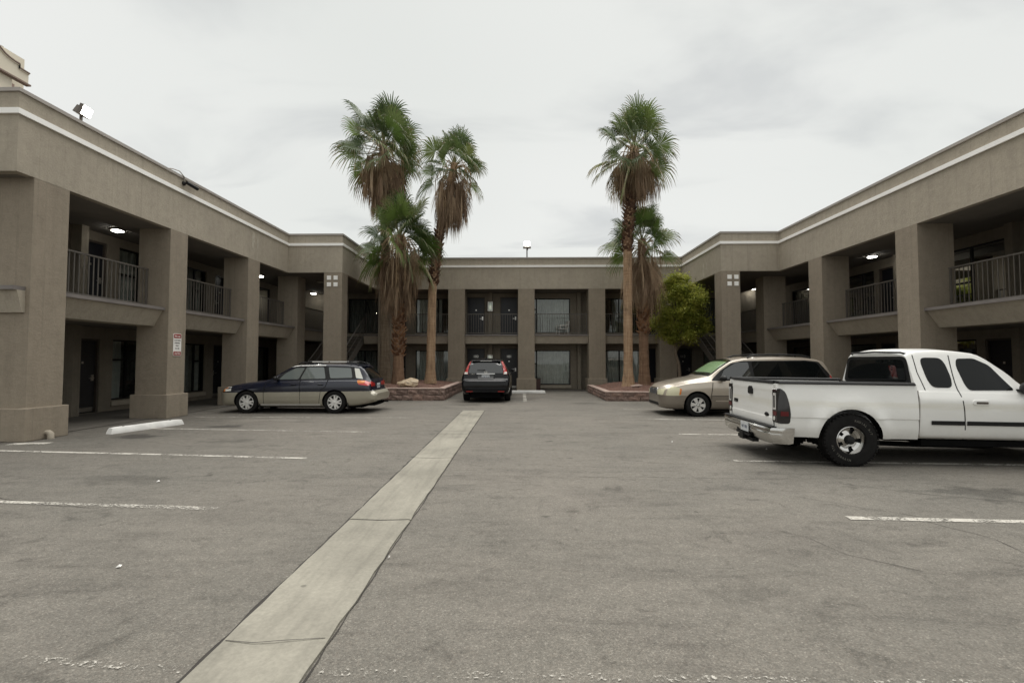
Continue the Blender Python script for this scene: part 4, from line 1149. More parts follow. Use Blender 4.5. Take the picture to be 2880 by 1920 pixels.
def palm(base, axis, r0, r1, crown_r, skirt_bottom, label, seed, trunkmat, boots=None, flare=1.35, nlive=34, ndead=60, skirt_w=.62, stalks=8, scale=1.0, bright=.1, els=None, skirt_top_w=1.0):
    rr = random.Random(seed)
    pm = empty('fan_palm', base, label=label, cat='palm tree', group='fan palms in the stone planters')
    def ax(z):
        for (z0, x0, y0), (z1, x1, y1) in zip(axis[:-1], axis[1:]):
            if z <= z1 or (z1, x1, y1) == axis[-1]:
                f = (z - z0) / (z1 - z0); f2 = f; return Vector((x0 + (x1 - x0) * f2, y0 + (y1 - y0) * f2, z))
    H = axis[-1][0]
    pts, rs = [], []
    n = int(H / .12)
    for i in range(n + 1):
        z = H * i / n; f = z / H
        r = r0 + (r1 - r0) * f
        if z < .9: r *= 1 + (flare - 1) * (1 - z / .9) ** 1.6
        r *= 1 + .035 * math.sin(i * 2.1 + seed) * (1 if i % 2 else .4)
        p = ax(z); pts.append(p); rs.append(r)
    m = MB(); m.tube(pts, rs, 18)
    for i, v in enumerate(m.v):
        pass
    obj('trunk', m, M[trunkmat], pm, 50)
    if boots:
        b0, b1, bm_ = boots
        z = b0; k = 0
        step = .40 * (b1 - b0) / 150 if (b1 - b0) > 1.0 else .012
        while z < b1 and k < 290:
            a = k * 2.39996; p = ax(z); f = z / H; r = (r0 + (r1 - r0) * f) * .97
            inst('leaf_base', bootm[bm_], pm, (p.x + math.cos(a) * r, p.y + math.sin(a) * r, z), (0, rr.uniform(-.1, .3), a), (rr.uniform(.6, 1.5) , rr.uniform(.7, 1.15), rr.uniform(.7, 1.25)))
            z += (b1 - b0) / min(290, max(40, (b1 - b0) * 62)); k += 1
    top = ax(H)
    els = els or [80, 80, 60, 60, 60, 40, 40, 40, 40, 20, 20, 20, 0, 0, 0, -20, -20]
    for k in range(nlive):
        el = els[int(k * len(els) / nlive)]; a = k * 2.39996 + rr.uniform(-.3, .3)
        mt_ = 'frond_bright' if rr.random() < bright else 'frond'
        s = scale * rr.uniform(.88, 1.12)
        z = top.z - .02 * k * scale * .6
        inst('frond', frond_get('live', el, rr.choice((0, 1, 2, 3, 4)), mt_), pm, (top.x, top.y, z), (rr.uniform(-.12, .12), rr.uniform(-.12, .12), a), (s, s, s))
    # dead skirt
    zt = top.z - .25 * scale
    for k in range(ndead):
        f = k / ndead
        z = zt - (zt - (skirt_bottom + 1.45)) * f + rr.uniform(-.1, .1)
        a = k * 2.39996 + rr.uniform(-.4, .4); p = ax(min(z, H))
        el = rr.choice((-35, -50, -64, -76))
        w = (skirt_top_w + (skirt_w - skirt_top_w) * f)
        s = rr.uniform(.85, 1.15)
        q = inst('dead_frond', frond_get('dead', el, rr.choice((0, 1, 2)), 'dead'), pm, (p.x + math.cos(a) * .10, p.y + math.sin(a) * .10, z), (rr.uniform(-.12, .12), rr.uniform(-.1, .1), a), (s * w, s * w, s))
    # pale hanging flower stalks
    for k in range(stalks):
        a = rr.uniform(0, 6.28); L = rr.uniform(1.2, 2.4) * scale; o_ = rr.uniform(.5, 1.0) * scale; z0 = top.z - rr.uniform(0, .3)
        sm = MB()
        cx_, cy_ = math.cos(a), math.sin(a)
        pp = [(top.x + cx_ * .1, top.y + cy_ * .1, z0), (top.x + cx_ * o_ * .6, top.y + cy_ * o_ * .6, z0 + .12), (top.x + cx_ * o_, top.y + cy_ * o_, z0 - L * .25), (top.x + cx_ * o_ * 1.02, top.y + cy_ * o_ * 1.02, z0 - L * .65), (top.x + cx_ * o_ * .95, top.y + cy_ * o_ * .95, z0 - L)]
        sm.tube(pp, [.022, .019, .016, .013, .006], 5)
        for t_ in range(14):
            f = rr.uniform(.35, 1.0); i = min(3, int(f * 4)); g_ = f * 4 - i
            p0 = Vector(pp[i]).lerp(Vector(pp[i + 1]), g_); dd = Vector((rr.uniform(-.12, .12), rr.uniform(-.12, .12), -rr.uniform(.15, .45)))
            sm.tube([p0, p0 + dd * .5 + Vector((dd.x * .4, dd.y * .4, 0)), p0 + dd], [.007, .006, .003], 4)
        obj('flower_stalk', sm, M['stalk'], pm)
    return pm
# (base x, y, z) and trunk axis as (height, dx, dy)
palm((-6.02, 21.0, .50), [(0, 0, 0), (6, -.05, 0), (10.85, -.20, 0)], .24, .18, 1.9, 8.0, 'tall bushy fan palm with a long brown skirt, leftmost of its clump', 11, 'trunk_grey', None, 1.25, 46, 100, 1.0, 16, 1.06, .05,
     [80, 80, 60, 60, 60, 40, 40, 40, 20, 20, 20, 0, 0, 0, -20, -20], 1.25)
palm((-5.18, 20.0, .54), [(0, 0, 0), (6.25, .04, 0)], .225, .20, 1.5, 3.25, 'short fan palm with rusty leaf bases, lowest of the left clump', 12, 'trunk_red', (1.15, 4.2, 'boot'), 1.32, 48, 84, .80, 28, .94, .50,
     [80, 80, 60, 60, 60, 40, 40, 40, 20, 20, 20, 0, 0, 0, -20, -20, -40], 1.1)
palm((-3.87, 20.3, .54), [(0, 0, 0), (4.0, .06, 0), (6.2, .32, 0), (9.55, 1.0, 0)], .195, .15, 1.5, 7.0, 'leaning fan palm whose thin trunk bends to the right', 13, 'trunk_tan', (4.2, 8.0, 'boot_dark'), 1.42, 32, 74, .82, 14, .82, .18,
     [80, 80, 60, 60, 40, 40, 20, 20, 20, 0, 0, -20, -20], .95)
palm((4.38, 19.45, .44), [(0, 0, 0), (6.0, .02, 0), (9.95, .34, 0)], .185, .17, 1.8, 8.3, 'tallest right fan palm with a pale bare trunk and dark leaf bases above', 14, 'trunk_tan', (5.5, 8.6, 'boot_dark'), 1.55, 42, 78, .80, 12, .90, .08,
     [80, 80, 60, 60, 60, 40, 40, 20, 20, 0, 0, -20, -20, -40], 1.1)
palm((5.28, 20.4, .44), [(0, 0, 0), (4, -.03, 0), (6.3, -.05, 0)], .215, .17, 1.4, 3.55, 'shorter right fan palm half hidden behind the pale bare trunk', 15, 'trunk_red', (2.2, 4.0, 'boot'), 1.40, 36, 70, .80, 4, .82, .25,
     [80, 80, 60, 60, 40, 40, 20, 20, 0, 0, -20], .95)

# ------------------------------------------------------------------ small bushy tree in the right planter
def bushy_tree():
    tr = empty('bushy_tree', (6.98, 21.0, .45), label='small bushy tree with yellow green leaves beside the right palms', cat='tree')
    rr = random.Random(5)
    m = MB()
    m.tube([(0, 0, 0), (.0, .02, .55), (-.04, .0, .95), (-.16, .02, 1.35), (-.17, .0, 1.9), (-.1, 0, 2.6), (.0, 0, 3.3)], [.085, .075, .065, .06, .055, .04, .02], 9)
    obj('trunk', m, plain('grey_tree_bark', (.16, .125, .09), .9, .25, 8.0, bump=.5), tr, 50)
    lobes = []
    for k in range(80):
        z = rr.uniform(1.95, 4.72); f = (z - 1.85) / 2.95
        rad = 1.12 * math.sin(PI * min(1, max(.0, f * .82 + .16))) ** .7
        rad *= rr.uniform(.82, 1.2); a = rr.uniform(0, 6.28); q = rr.uniform(.35, 1.0) ** .6
        lobes.append((Vector((math.cos(a) * rad * q + .06, math.sin(a) * rad * q, z)), rr.uniform(.16, .46)))
    for k, (c, r_) in enumerate(lobes[:22]):
        lm = MB(); z0 = rr.uniform(1.3, 2.6)
        s = Vector((-.14 + .1 * (z0 - 1.3), 0, z0)); mid = s.lerp(c, .55) + Vector((0, 0, .12))
        lm.tube([s, mid, c], [.028, .018, .006], 5); obj('limb', lm, plain_bark, tr)
    lf = MB()
    for c, r_ in lobes:
        for k in range(int(560 * r_ / .38)):
            v = Vector((rr.gauss(0, 1), rr.gauss(0, 1), rr.gauss(0, 1))).normalized() * r_ * abs(rr.gauss(.62, .38))
            v.z *= .85; p = c + v
            a = rr.uniform(0, 6.28); tilt = rr.uniform(-1.1, .5); L = rr.uniform(.055, .10); w = L * .36
            d = Vector((math.cos(a) * math.cos(tilt), math.sin(a) * math.cos(tilt), math.sin(tilt)))
            s = d.cross(Vector((rr.uniform(-.6, .6), rr.uniform(-.6, .6), 1))).normalized() * w
            lf.add([p, p + d * L * .5 + s, p + d * L + Vector((0, 0, -.015)), p + d * L * .5 - s], [(0, 1, 2, 3)])
    obj('crown', lf, M['tree_leaf'], tr, fix=False)
plain_bark = plain('twig_bark', (.12, .10, .06), .9, .2, 8.0)
M['tree_leaf'] = mat_leaf('yellow_green_leaf', [(.28, (.115, .15, .028)), (.44, (.27, .305, .05)), (.58, (.40, .405, .08)), (.76, (.55, .52, .14))], .5, .5, 2.8, False)
bushy_tree()
# dry twiggy shrub at the foot of the left palms
sh = MB(); rr = random.Random(8)
for k in range(26):
    a = rr.uniform(0, 6.28); L = rr.uniform(.35, .75); t_ = rr.uniform(.35, 1.1); o_ = Vector((rr.uniform(-.05, .05), rr.uniform(-.05, .05), 0))
    d = Vector((math.cos(a) * math.cos(t_), math.sin(a) * math.cos(t_), math.sin(t_)))
    sh.tube([o_, o_ + d * L * .6 + Vector((0, 0, .03)), o_ + d * L], [.010, .007, .002], 4)
tag(obj('dry_shrub', sh, plain('dry_twig', (.15, .115, .07), .9, .25, 5.0), None, None, (-6.2, 20.25, .52)), 'dry twiggy shrub at the foot of the tall left palm', 'shrub')
# scraps of litter
for k, (x, y) in enumerate([(-2.72, 17.6), (4.25, 8.35), (-3.0, 3.55), (-1.03, 3.75), (2.85, 9.05), (-4.6, 6.0)]):
    m = MB(); rr = random.Random(60 + k); s = .008 + .005 * (k % 3)
    m.add([(-s, -s * .6, 0), (s, -s * .5, .006), (s * .8, s * .7, .012), (-s * .9, s * .6, .004), (0, 0, .02)], [(0, 1, 4), (1, 2, 4), (2, 3, 4), (3, 0, 4), (3, 2, 1, 0)])
    tag(obj('litter_scrap', m, M['sign_white'], None, None, (x, y, .006), fix=False), 'small scrap of white litter on the asphalt', 'litter', 'scraps of litter on the asphalt')

# ------------------------------------------------------------------ vehicles
def mono(xs, ys):
    n = len(xs); d = [(ys[i + 1] - ys[i]) / (xs[i + 1] - xs[i]) for i in range(n - 1)]
    m = [d[0]] + [0 if d[i - 1] * d[i] <= 0 else 2 * d[i - 1] * d[i] / (d[i - 1] + d[i]) for i in range(1, n - 1)] + [d[-1]]
    def f(x):
        if x <= xs[0]: return ys[0]
        if x >= xs[-1]: return ys[-1]
        i = 0
        while x > xs[i + 1]: i += 1
        h = xs[i + 1] - xs[i]; t = (x - xs[i]) / h
        return (ys[i] * (1 + 2 * t) * (1 - t) ** 2 + m[i] * h * t * (1 - t) ** 2 + ys[i + 1] * t * t * (3 - 2 * t) + m[i + 1] * h * t * t * (t - 1))
    return f
def catmull(pts, sub):
    out = []
    n = len(pts)
    for i in range(n - 1):
        p0 = pts[max(0, i - 1)]; p1 = pts[i]; p2 = pts[i + 1]; p3 = pts[min(n - 1, i + 2)]
        for s in range(sub):
            t = s / sub
            def c(a, b, c_, d):
                return .5 * (2 * b + (c_ - a) * t + (2 * a - 5 * b + 4 * c_ - d) * t * t + (3 * b - a - 3 * c_ + d) * t ** 3)
            # reduced tension keeps the sections taut
            q = Vector((c(p0[0], p1[0], p2[0], p3[0]), c(p0[1], p1[1], p2[1], p3[1])))
            l = Vector(p1).lerp(Vector(p2), t)
            out.append(q.lerp(l, .45))
    out.append(Vector(pts[-1]))
    return out
F = ['zb', 'w', 'zbelt', 'wbelt', 'zre', 'wre', 'zr']
def loft_body(st, sub=5, dx=.075, wmid=.52, keep_roof=1.0, tuck=.93):
    xs = [s[0] for s in st]
    fn = {k: mono(xs, [s[1 + i] for s in st]) for i, k in enumerate(F)}
    X = set(xs)
    for a, b in zip(xs[:-1], xs[1:]):
        n = max(1, int((b - a) / dx))
        for i in range(1, n): X.add(a + (b - a) * i / n)
    X = sorted(X)
    rows = []
    for x in X:
        v = {k: fn[k](x) for k in F}
        zm = v['zb'] + (v['zbelt'] - v['zb']) * wmid
        half = [(0, v['zb']), (v['w'] * .80, v['zb']), (v['w'] * tuck, v['zb'] + .05), (v['w'] * .985, v['zb'] + (zm - v['zb']) * .5), (v['w'], zm),
                (v['w'] * .985 + v['wbelt'] * .015, zm + (v['zbelt'] - zm) * .55), (v['wbelt'] + (v['w'] - v['wbelt']) * .25, v['zbelt'] - (v['zbelt'] - zm) * .08), (v['wbelt'], v['zbelt']),
                (v['wre'] + (v['wbelt'] - v['wre']) * .5, v['zbelt'] + (v['zre'] - v['zbelt']) * .52),
                (v['wre'], v['zre']), (v['wre'] * .88, v['zre'] + (v['zr'] - v['zre']) * .42), (v['wre'] * .5, v['zre'] + (v['zr'] - v['zre']) * .87), (0, v['zr'])]
        h = catmull(half, sub)
        full = [(-p[0], p[1]) for p in h] + [(p[0], p[1]) for p in h[-2:0:-1]]
        rows.append([(x, y, z) for y, z in full])
    n = len(rows[0]); vs = [p for r_ in rows for p in r_]; fs = []
    for i in range(len(rows) - 1):
        for k in range(n):
            k2 = (k + 1) % n; fs.append((i * n + k, i * n + k2, (i + 1) * n + k2, (i + 1) * n + k))
    fs.append(tuple(range(n))); fs.append(tuple((len(rows) - 1) * n + k for k in range(n))[::-1])
    m = MB(); m.add(vs, fs)
    return m
def bool_cut(o, cutters):
    par = o.parent; o.parent = None
    for i, c in enumerate(cutters):
        md = o.modifiers.new('b%d' % i, 'BOOLEAN'); md.operation = 'DIFFERENCE'; md.object = c; md.solver = 'EXACT'
    dg = bpy.context.evaluated_depsgraph_get()
    me = bpy.data.meshes.new_from_object(o.evaluated_get(dg))
    o.modifiers.clear(); o.parent = par; old = o.data; o.data = me; bpy.data.meshes.remove(old)
    for c in cutters: bpy.data.objects.remove(c)
def arch_cut(o, wheels, yin, wide=1.3):
    cs = []
    for (x, z, r_) in wheels:
        for s in (-1, 1):
            m = MB(); m.prism([(x + r_ * math.cos(2 * PI * k / 40), z + r_ * math.sin(2 * PI * k / 40)) for k in range(40)], 'y', s * yin, s * wide)
            cs.append(obj('cut', m, M['under']))
    bool_cut(o, cs)
    me = o.data
    if len(me.materials) < 2: me.materials.append(M['under'])
    else: me.materials[1] = M['under']
    for p in me.polygons:
        c = p.center; hit = False
        for (x, z, r_) in wheels:
            d = math.hypot(c.x - x, c.z - z)
            if d < r_ * .9999 and abs(p.normal.z if False else 0) < 2 and (abs(d - r_) < .012 or abs(abs(c.y) - yin) < .004) and d < r_ + .002: hit = True
        p.material_index = 1 if hit else 0
def finish(o, ang=38):
    me = o.data
    me.polygons.foreach_set('use_smooth', [True] * len(me.polygons)); me.set_sharp_from_angle(angle=R(ang)); me.update()
def bvh_of(o):
    bm = bmesh.new(); bm.from_mesh(o.data); t = BVHTree.FromBMesh(bm); bm.free(); return t
def rounded(pts, r_, n=5):
    out = []; N = len(pts)
    for i in range(N):
        p = Vector(pts[i]); a = Vector(pts[i - 1]); b = Vector(pts[(i + 1) % N])
        ra = min(r_, (a - p).length * .45); rb = min(r_, (b - p).length * .45)
        p0 = p + (a - p).normalized() * ra; p1 = p + (b - p).normalized() * rb
        for k in range(n + 1):
            t_ = k / n; out.append(tuple((p0 * (1 - t_) ** 2) + p * (2 * t_ * (1 - t_)) + p1 * t_ * t_))
    return out
AX = {'y-': (Vector((0, 1, 0)), lambda u, v: Vector((u, -5, v))), 'y+': (Vector((0, -1, 0)), lambda u, v: Vector((u, 5, v))),
      'x-': (Vector((1, 0, 0)), lambda u, v: Vector((-5, u, v))), 'x+': (Vector((-1, 0, 0)), lambda u, v: Vector((12, u, v))),
      'z+': (Vector((0, 0, -1)), lambda u, v: Vector((u, v, 6)))}
def patch(name, poly, ax, mat, parent, bvh, off=.006, res=.07, thick=.02, smooth=50):
    d, org = AX[ax]
    P = [Vector(p) for p in poly]; B_ = []
    for a, b in zip(P, P[1:] + P[:1]):
        n = max(1, int((b - a).length / res))
        B_ += [a.lerp(b, i / n) for i in range(n)]
    nb = len(B_); pts = [Vector((p.x, p.y)) for p in B_]
    x0, x1 = min(p.x for p in P), max(p.x for p in P); y0, y1 = min(p.y for p in P), max(p.y for p in P)
    def inside(q):
        c = False
        for i in range(nb):
            a, b = B_[i], B_[i - 1]
            if (a.y > q.y) != (b.y > q.y) and q.x < (b.x - a.x) * (q.y - a.y) / (b.y - a.y) + a.x: c = not c
        return c
    def far(q): return all((q.x - b.x) ** 2 + (q.y - b.y) ** 2 > (res * .5) ** 2 for b in B_)
    i = x0 + res * .5
    while i < x1:
        j = y0 + res * .5
        while j < y1:
            q = Vector((i, j))
            if inside(q) and far(q): pts.append(q)
            j += res
        i += res
    v2, e2, f2, *_ = delaunay_2d_cdt(pts, [], [list(range(nb))], 1, 1e-6)
    co, hits = [], []
    for q in v2:
        h = bvh.ray_cast(org(q[0], q[1]), d)
        if h[0] is None: co.append(None)
        else:
            nn = h[1]; nn = nn if nn.dot(d) < 0 else -nn
            co.append(h[0] + (nn * .7 - d * .3).normalized() * off); hits.append(h[0].dot(d))
    if not hits: return None
    for i, q in enumerate(v2):
        if co[i] is None:
            best = min((((q[0] - v2[j][0]) ** 2 + (q[1] - v2[j][1]) ** 2, j) for j in range(len(v2)) if co[j] is not None))[1]
            o_ = org(q[0], q[1]); co[i] = o_ + d * ((co[best] - o_).dot(d))
    m = MB(); fs = [tuple(f) for f in f2]
    cnt = {}
    for f in fs:
        for a, b in zip(f, f[1:] + f[:1]): cnt[(min(a, b), max(a, b))] = cnt.get((min(a, b), max(a, b)), 0) + 1
    edge = [k for k, c in cnt.items() if c == 1]
    low = {}
    allv = list(co)
    for a, b in edge:
        for k in (a, b):
            if k not in low: low[k] = len(allv); allv.append(co[k] + d * thick)
    sk = [(a, b, low[b], low[a]) for a, b in edge]
    m.add(allv, fs + sk)
    return obj(name, m, mat, parent, smooth)
def stripe(name, pts, w, ax, mat, parent, bvh, off=.004, thick=.012):
    L, R_ = [], []
    P = [Vector(p) for p in pts]
    for i, p in enumerate(P):
        t_ = (P[min(i + 1, len(P) - 1)] - P[max(0, i - 1)]).normalized(); n_ = Vector((-t_.y, t_.x)) * w / 2
        L.append(p + n_); R_.append(p - n_)
    return patch(name, [tuple(p) for p in L + R_[::-1]], ax, mat, parent, bvh, off, .09, thick, 30)
def wheel_parts(rt, wt, rr_, kind):
    """tyre mesh, rim mesh: axle along y, outer face towards -y"""
    h = wt / 2; t = MB()
    prof = [(rr_ * .985, -h * .80), (rr_ * 1.04, -h * .96), ((rt + rr_) / 2, -h * 1.03), (rt * .955, -h * .92), (rt * .985, -h * .78), (rt, -h * .5), (rt, h * .5), (rt * .985, h * .78), (rt * .955, h * .92), ((rt + rr_) / 2, h * 1.03), (rr_ * .985, h * .8)]
    t.lathe(prof, 'y', 40)
    if kind == 'truck':
        for k in range(40):
            a = 2 * PI * k / 40
            for y0, y1, o_ in ((-h * .98, -h * .42, 0), (-h * .30, h * .25, .5), (h * .35, h * .95, 0)):
                aa = a + o_ * 2 * PI / 40; w_ = 2 * PI / 40 * .30
                ri, ro = rt * .97, rt * 1.014
                vs = [(r_ * math.cos(b), y, r_ * math.sin(b)) for r_ in (ri, ro) for y in (y0, y1) for b in (aa - w_, aa + w_)]
                t.add(vs, [(0, 1, 3, 2), (4, 6, 7, 5), (0, 4, 5, 1), (2, 3, 7, 6), (0, 2, 6, 4), (1, 5, 7, 3)])
    tyre = t.mesh('tyre', M['rubber'], 40)
    r = MB()
    R0 = rr_
    r.lathe([(R0, h * .75), (R0 * .97, -h * .55), (R0 * 1.0, -h * .86), (R0 * .955, -h * .90), (R0 * .90, -h * .66)], 'y', 36, mi=0)
    r.lathe([(R0 * .97, -h * .05), (.001, -h * .05)], 'y', 24, mi=1)
    yo = -h * .74
    if kind == 'five':
        for k in range(5):
            a = 2 * PI * k / 5 + R(18)
            for s in (-1, 1):
                a0, a1 = a + s * .10, a + s * .235
                w0, w1 = .030, .021
                i0, i1 = R0 * .16, R0 * .93
                pts = []
                for (rr2, aa, ww) in ((i0, a0 + s * .16, w0), (i1, a1, w1)):
                    c = Vector((rr2 * math.cos(aa), 0, rr2 * math.sin(aa))); tg = Vector((-math.sin(a1), 0, math.cos(a1))) * ww
                    pts += [(c - tg), (c + tg)]
                vs = [(p.x, yo - .012, p.z) for p in pts] + [(p.x, yo + .03, p.z) for p in pts]
                r.add(vs, [(0, 1, 3, 2), (4, 6, 7, 5), (0, 4, 5, 1), (2, 3, 7, 6), (0, 2, 6, 4), (1, 5, 7, 3)])
        r.lathe([(.001, yo - .02), (R0 * .16, yo - .016), (R0 * .26, yo - .008), (R0 * .28, yo + .03)], 'y', 20)
    elif kind == 'seven':
        for k in range(6):
            a = 2 * PI * k / 6 + .3
            i0, i1 = R0 * .22, R0 * .93; pts = []
            for (rr2, ww) in ((i0, .030), (i1, .058)):
                c = Vector((rr2 * math.cos(a), 0, rr2 * math.sin(a))); tg = Vector((-math.sin(a), 0, math.cos(a))) * ww; pts += [c - tg, c + tg]
            vs = [(p.x, yo - .010, p.z) for p in pts] + [(p.x, yo + .03, p.z) for p in pts]
            r.add(vs, [(0, 1, 3, 2), (4, 6, 7, 5), (0, 4, 5, 1), (2, 3, 7, 6), (0, 2, 6, 4), (1, 5, 7, 3)])
        r.lathe([(.001, yo - .022), (R0 * .14, yo - .018), (R0 * .26, yo - .006), (R0 * .28, yo + .03)], 'y', 20)
        for k in range(5):
            a = 2 * PI * k / 5; r.lathe([(.001, yo - .014), (.013, yo - .013), (.013, yo)], 'y', 8, (R0 * .19 * math.cos(a), -.008, R0 * .19 * math.sin(a)), 1)
    elif kind == 'truck':
        # dished chrome disc with five round holes
        n = 60; rings = [(.93, -.70), (.84, -.36), (.66, -.22), (.48, -.34), (.36, -.46), (.30, -.44)]
        vs = [(R0 * q * math.cos(2 * PI * k / n), h * y, R0 * q * math.sin(2 * PI * k / n)) for q, y in rings for k in range(n)]
        fs, ms = [], []
        for i in range(len(rings) - 1):
            for k in range(n):
                a = (2 * PI * (k + .5) / n) % (2 * PI / 5) - PI / 5
                q = (rings[i][0] + rings[i + 1][0]) / 2
                hole = (a * q / .20) ** 2 + ((q - .66) / .13) ** 2 < 1.0
                if hole: continue
                k2 = (k + 1) % n; fs.append((i * n + k, i * n + k2, (i + 1) * n + k2, (i + 1) * n + k))
        r.add(vs, fs, 0)
        r.lathe([(R0 * .31, -h * .40), (R0 * .31, -h * .78), (R0 * .25, -h * .92), (R0 * .10, -h * .98), (.001, -h * .98)], 'y', 24, mi=1)
    else:
        for k in range(5):
            a = 2 * PI * k / 5; i0, i1 = R0 * .2, R0 * .93; pts = []
            for (rr2, ww) in ((i0, .04), (i1, .03)):
                c = Vector((rr2 * math.cos(a), 0, rr2 * math.sin(a))); tg = Vector((-math.sin(a), 0, math.cos(a))) * ww; pts += [c - tg, c + tg]
            vs = [(p.x, yo - .010, p.z) for p in pts] + [(p.x, yo + .03, p.z) for p in pts]
            r.add(vs, [(0, 1, 3, 2), (4, 6, 7, 5), (0, 4, 5, 1), (2, 3, 7, 6), (0, 2, 6, 4), (1, 5, 7, 3)])
    rim = r.mesh('rim', [M['chrome'] if kind == 'truck' else M['alloy'], M['black']], 35)
    return tyre, rim
M['alloy'] = plain('silver_alloy', (.72, .71, .68), .30, .06, 9.0, metal=.35)
def wheels(car, pos, y, rt, wt, rr_, kind):
    ty, ri = wheel_parts(rt, wt, rr_, kind); out = []
    for k, x in enumerate(pos):
        for s in (-1, 1):
            w = empty('wheel', (x, s * y, rt), 0 if s < 0 else PI, parent=car)
            w.rotation_euler = (0, .4 + k * 1.1, 0) if s < 0 else (0, .7, PI)
            inst('tyre', ty, w); inst('rim', ri, w); out.append(w)
    return out
def mirror_pts(pts): return [(-u, v) for u, v in pts][::-1]
def both(name, poly, mat, parent, bvh, **k):
    a = patch(name, poly, 'y-', mat, parent, bvh, **k); b = patch(name, poly, 'y+', mat, parent, bvh, **k); return a, b
def door_mirror(car, x, y, z, s, mat, size=(.09, .075, .065)):
    bm = bmesh.new(); bmesh.ops.create_icosphere(bm, subdivisions=3, radius=1.0)
    for v in bm.verts:
        v.co = Vector((v.co.x * size[0] * (1 if v.co.x < 0 else .45), v.co.y * size[1] * 1.25, v.co.z * size[2])); v.co.x += .012 * v.co.y / size[1] * s
    me = bpy.data.meshes.new('door_mirror'); bm.to_mesh(me); bm.free(); me.materials.append(mat)
    me.polygons.foreach_set('use_smooth', [True] * len(me.polygons))
    o = inst('door_mirror', me, car, (x, s * (y + .11), z))
    m = MB(); m.box(-.03, -s * .16, -.05, .04, -s * .05, -.015); obj('mirror_arm', m, M['black'], o)
    return o
GL = mat_glass_dark('dark_tinted_glass', (.004, .005, .005), .02, 1.34)
M['trim'] = plain('black_rubber_trim', (.011, .011, .011), .55, .2, 8.0, spec=.25)
M['red_lens'] = mat_glass_dark('red_lamp_lens', (.42, .018, .015), .12, 1.5)
M['red_lens'].node_tree.nodes['Principled BSDF'].inputs['Coat Weight'].default_value = 1.0
M['amber_lens'] = mat_glass_dark('amber_lamp_lens', (.62, .21, .055), .12, 1.5)
M['clear_lens'] = mat_glass_dark('clear_lamp_lens', (.60, .60, .55), .10, 1.5)
M['yellowed_lens'] = mat_glass_dark('yellowed_lamp_lens', (.60, .575, .40), .18, 1.5)
M['plate'] = plain('licence_plate_white', (.52, .54, .55), .5, .1, 20.0)
M['ink'] = plain('plate_ink', (.06, .07, .12), .6, .1)

def plate(parent, x, y, z, face, w=.305, h=.152, text='7K4 218'):
    m = MB()
    if face == 'x+': m.box(x, y - w / 2, z - h / 2, x + .008, y + w / 2, z + h / 2)
    o = obj('licence_plate', m, M['plate'], parent)
    t_ = inst('lettering', text_mesh(text, .075, M['ink'], 'lettering', .001, .0006), o, (x + .0092, y, z - .008), (R(90), 0, R(90)))
    return o

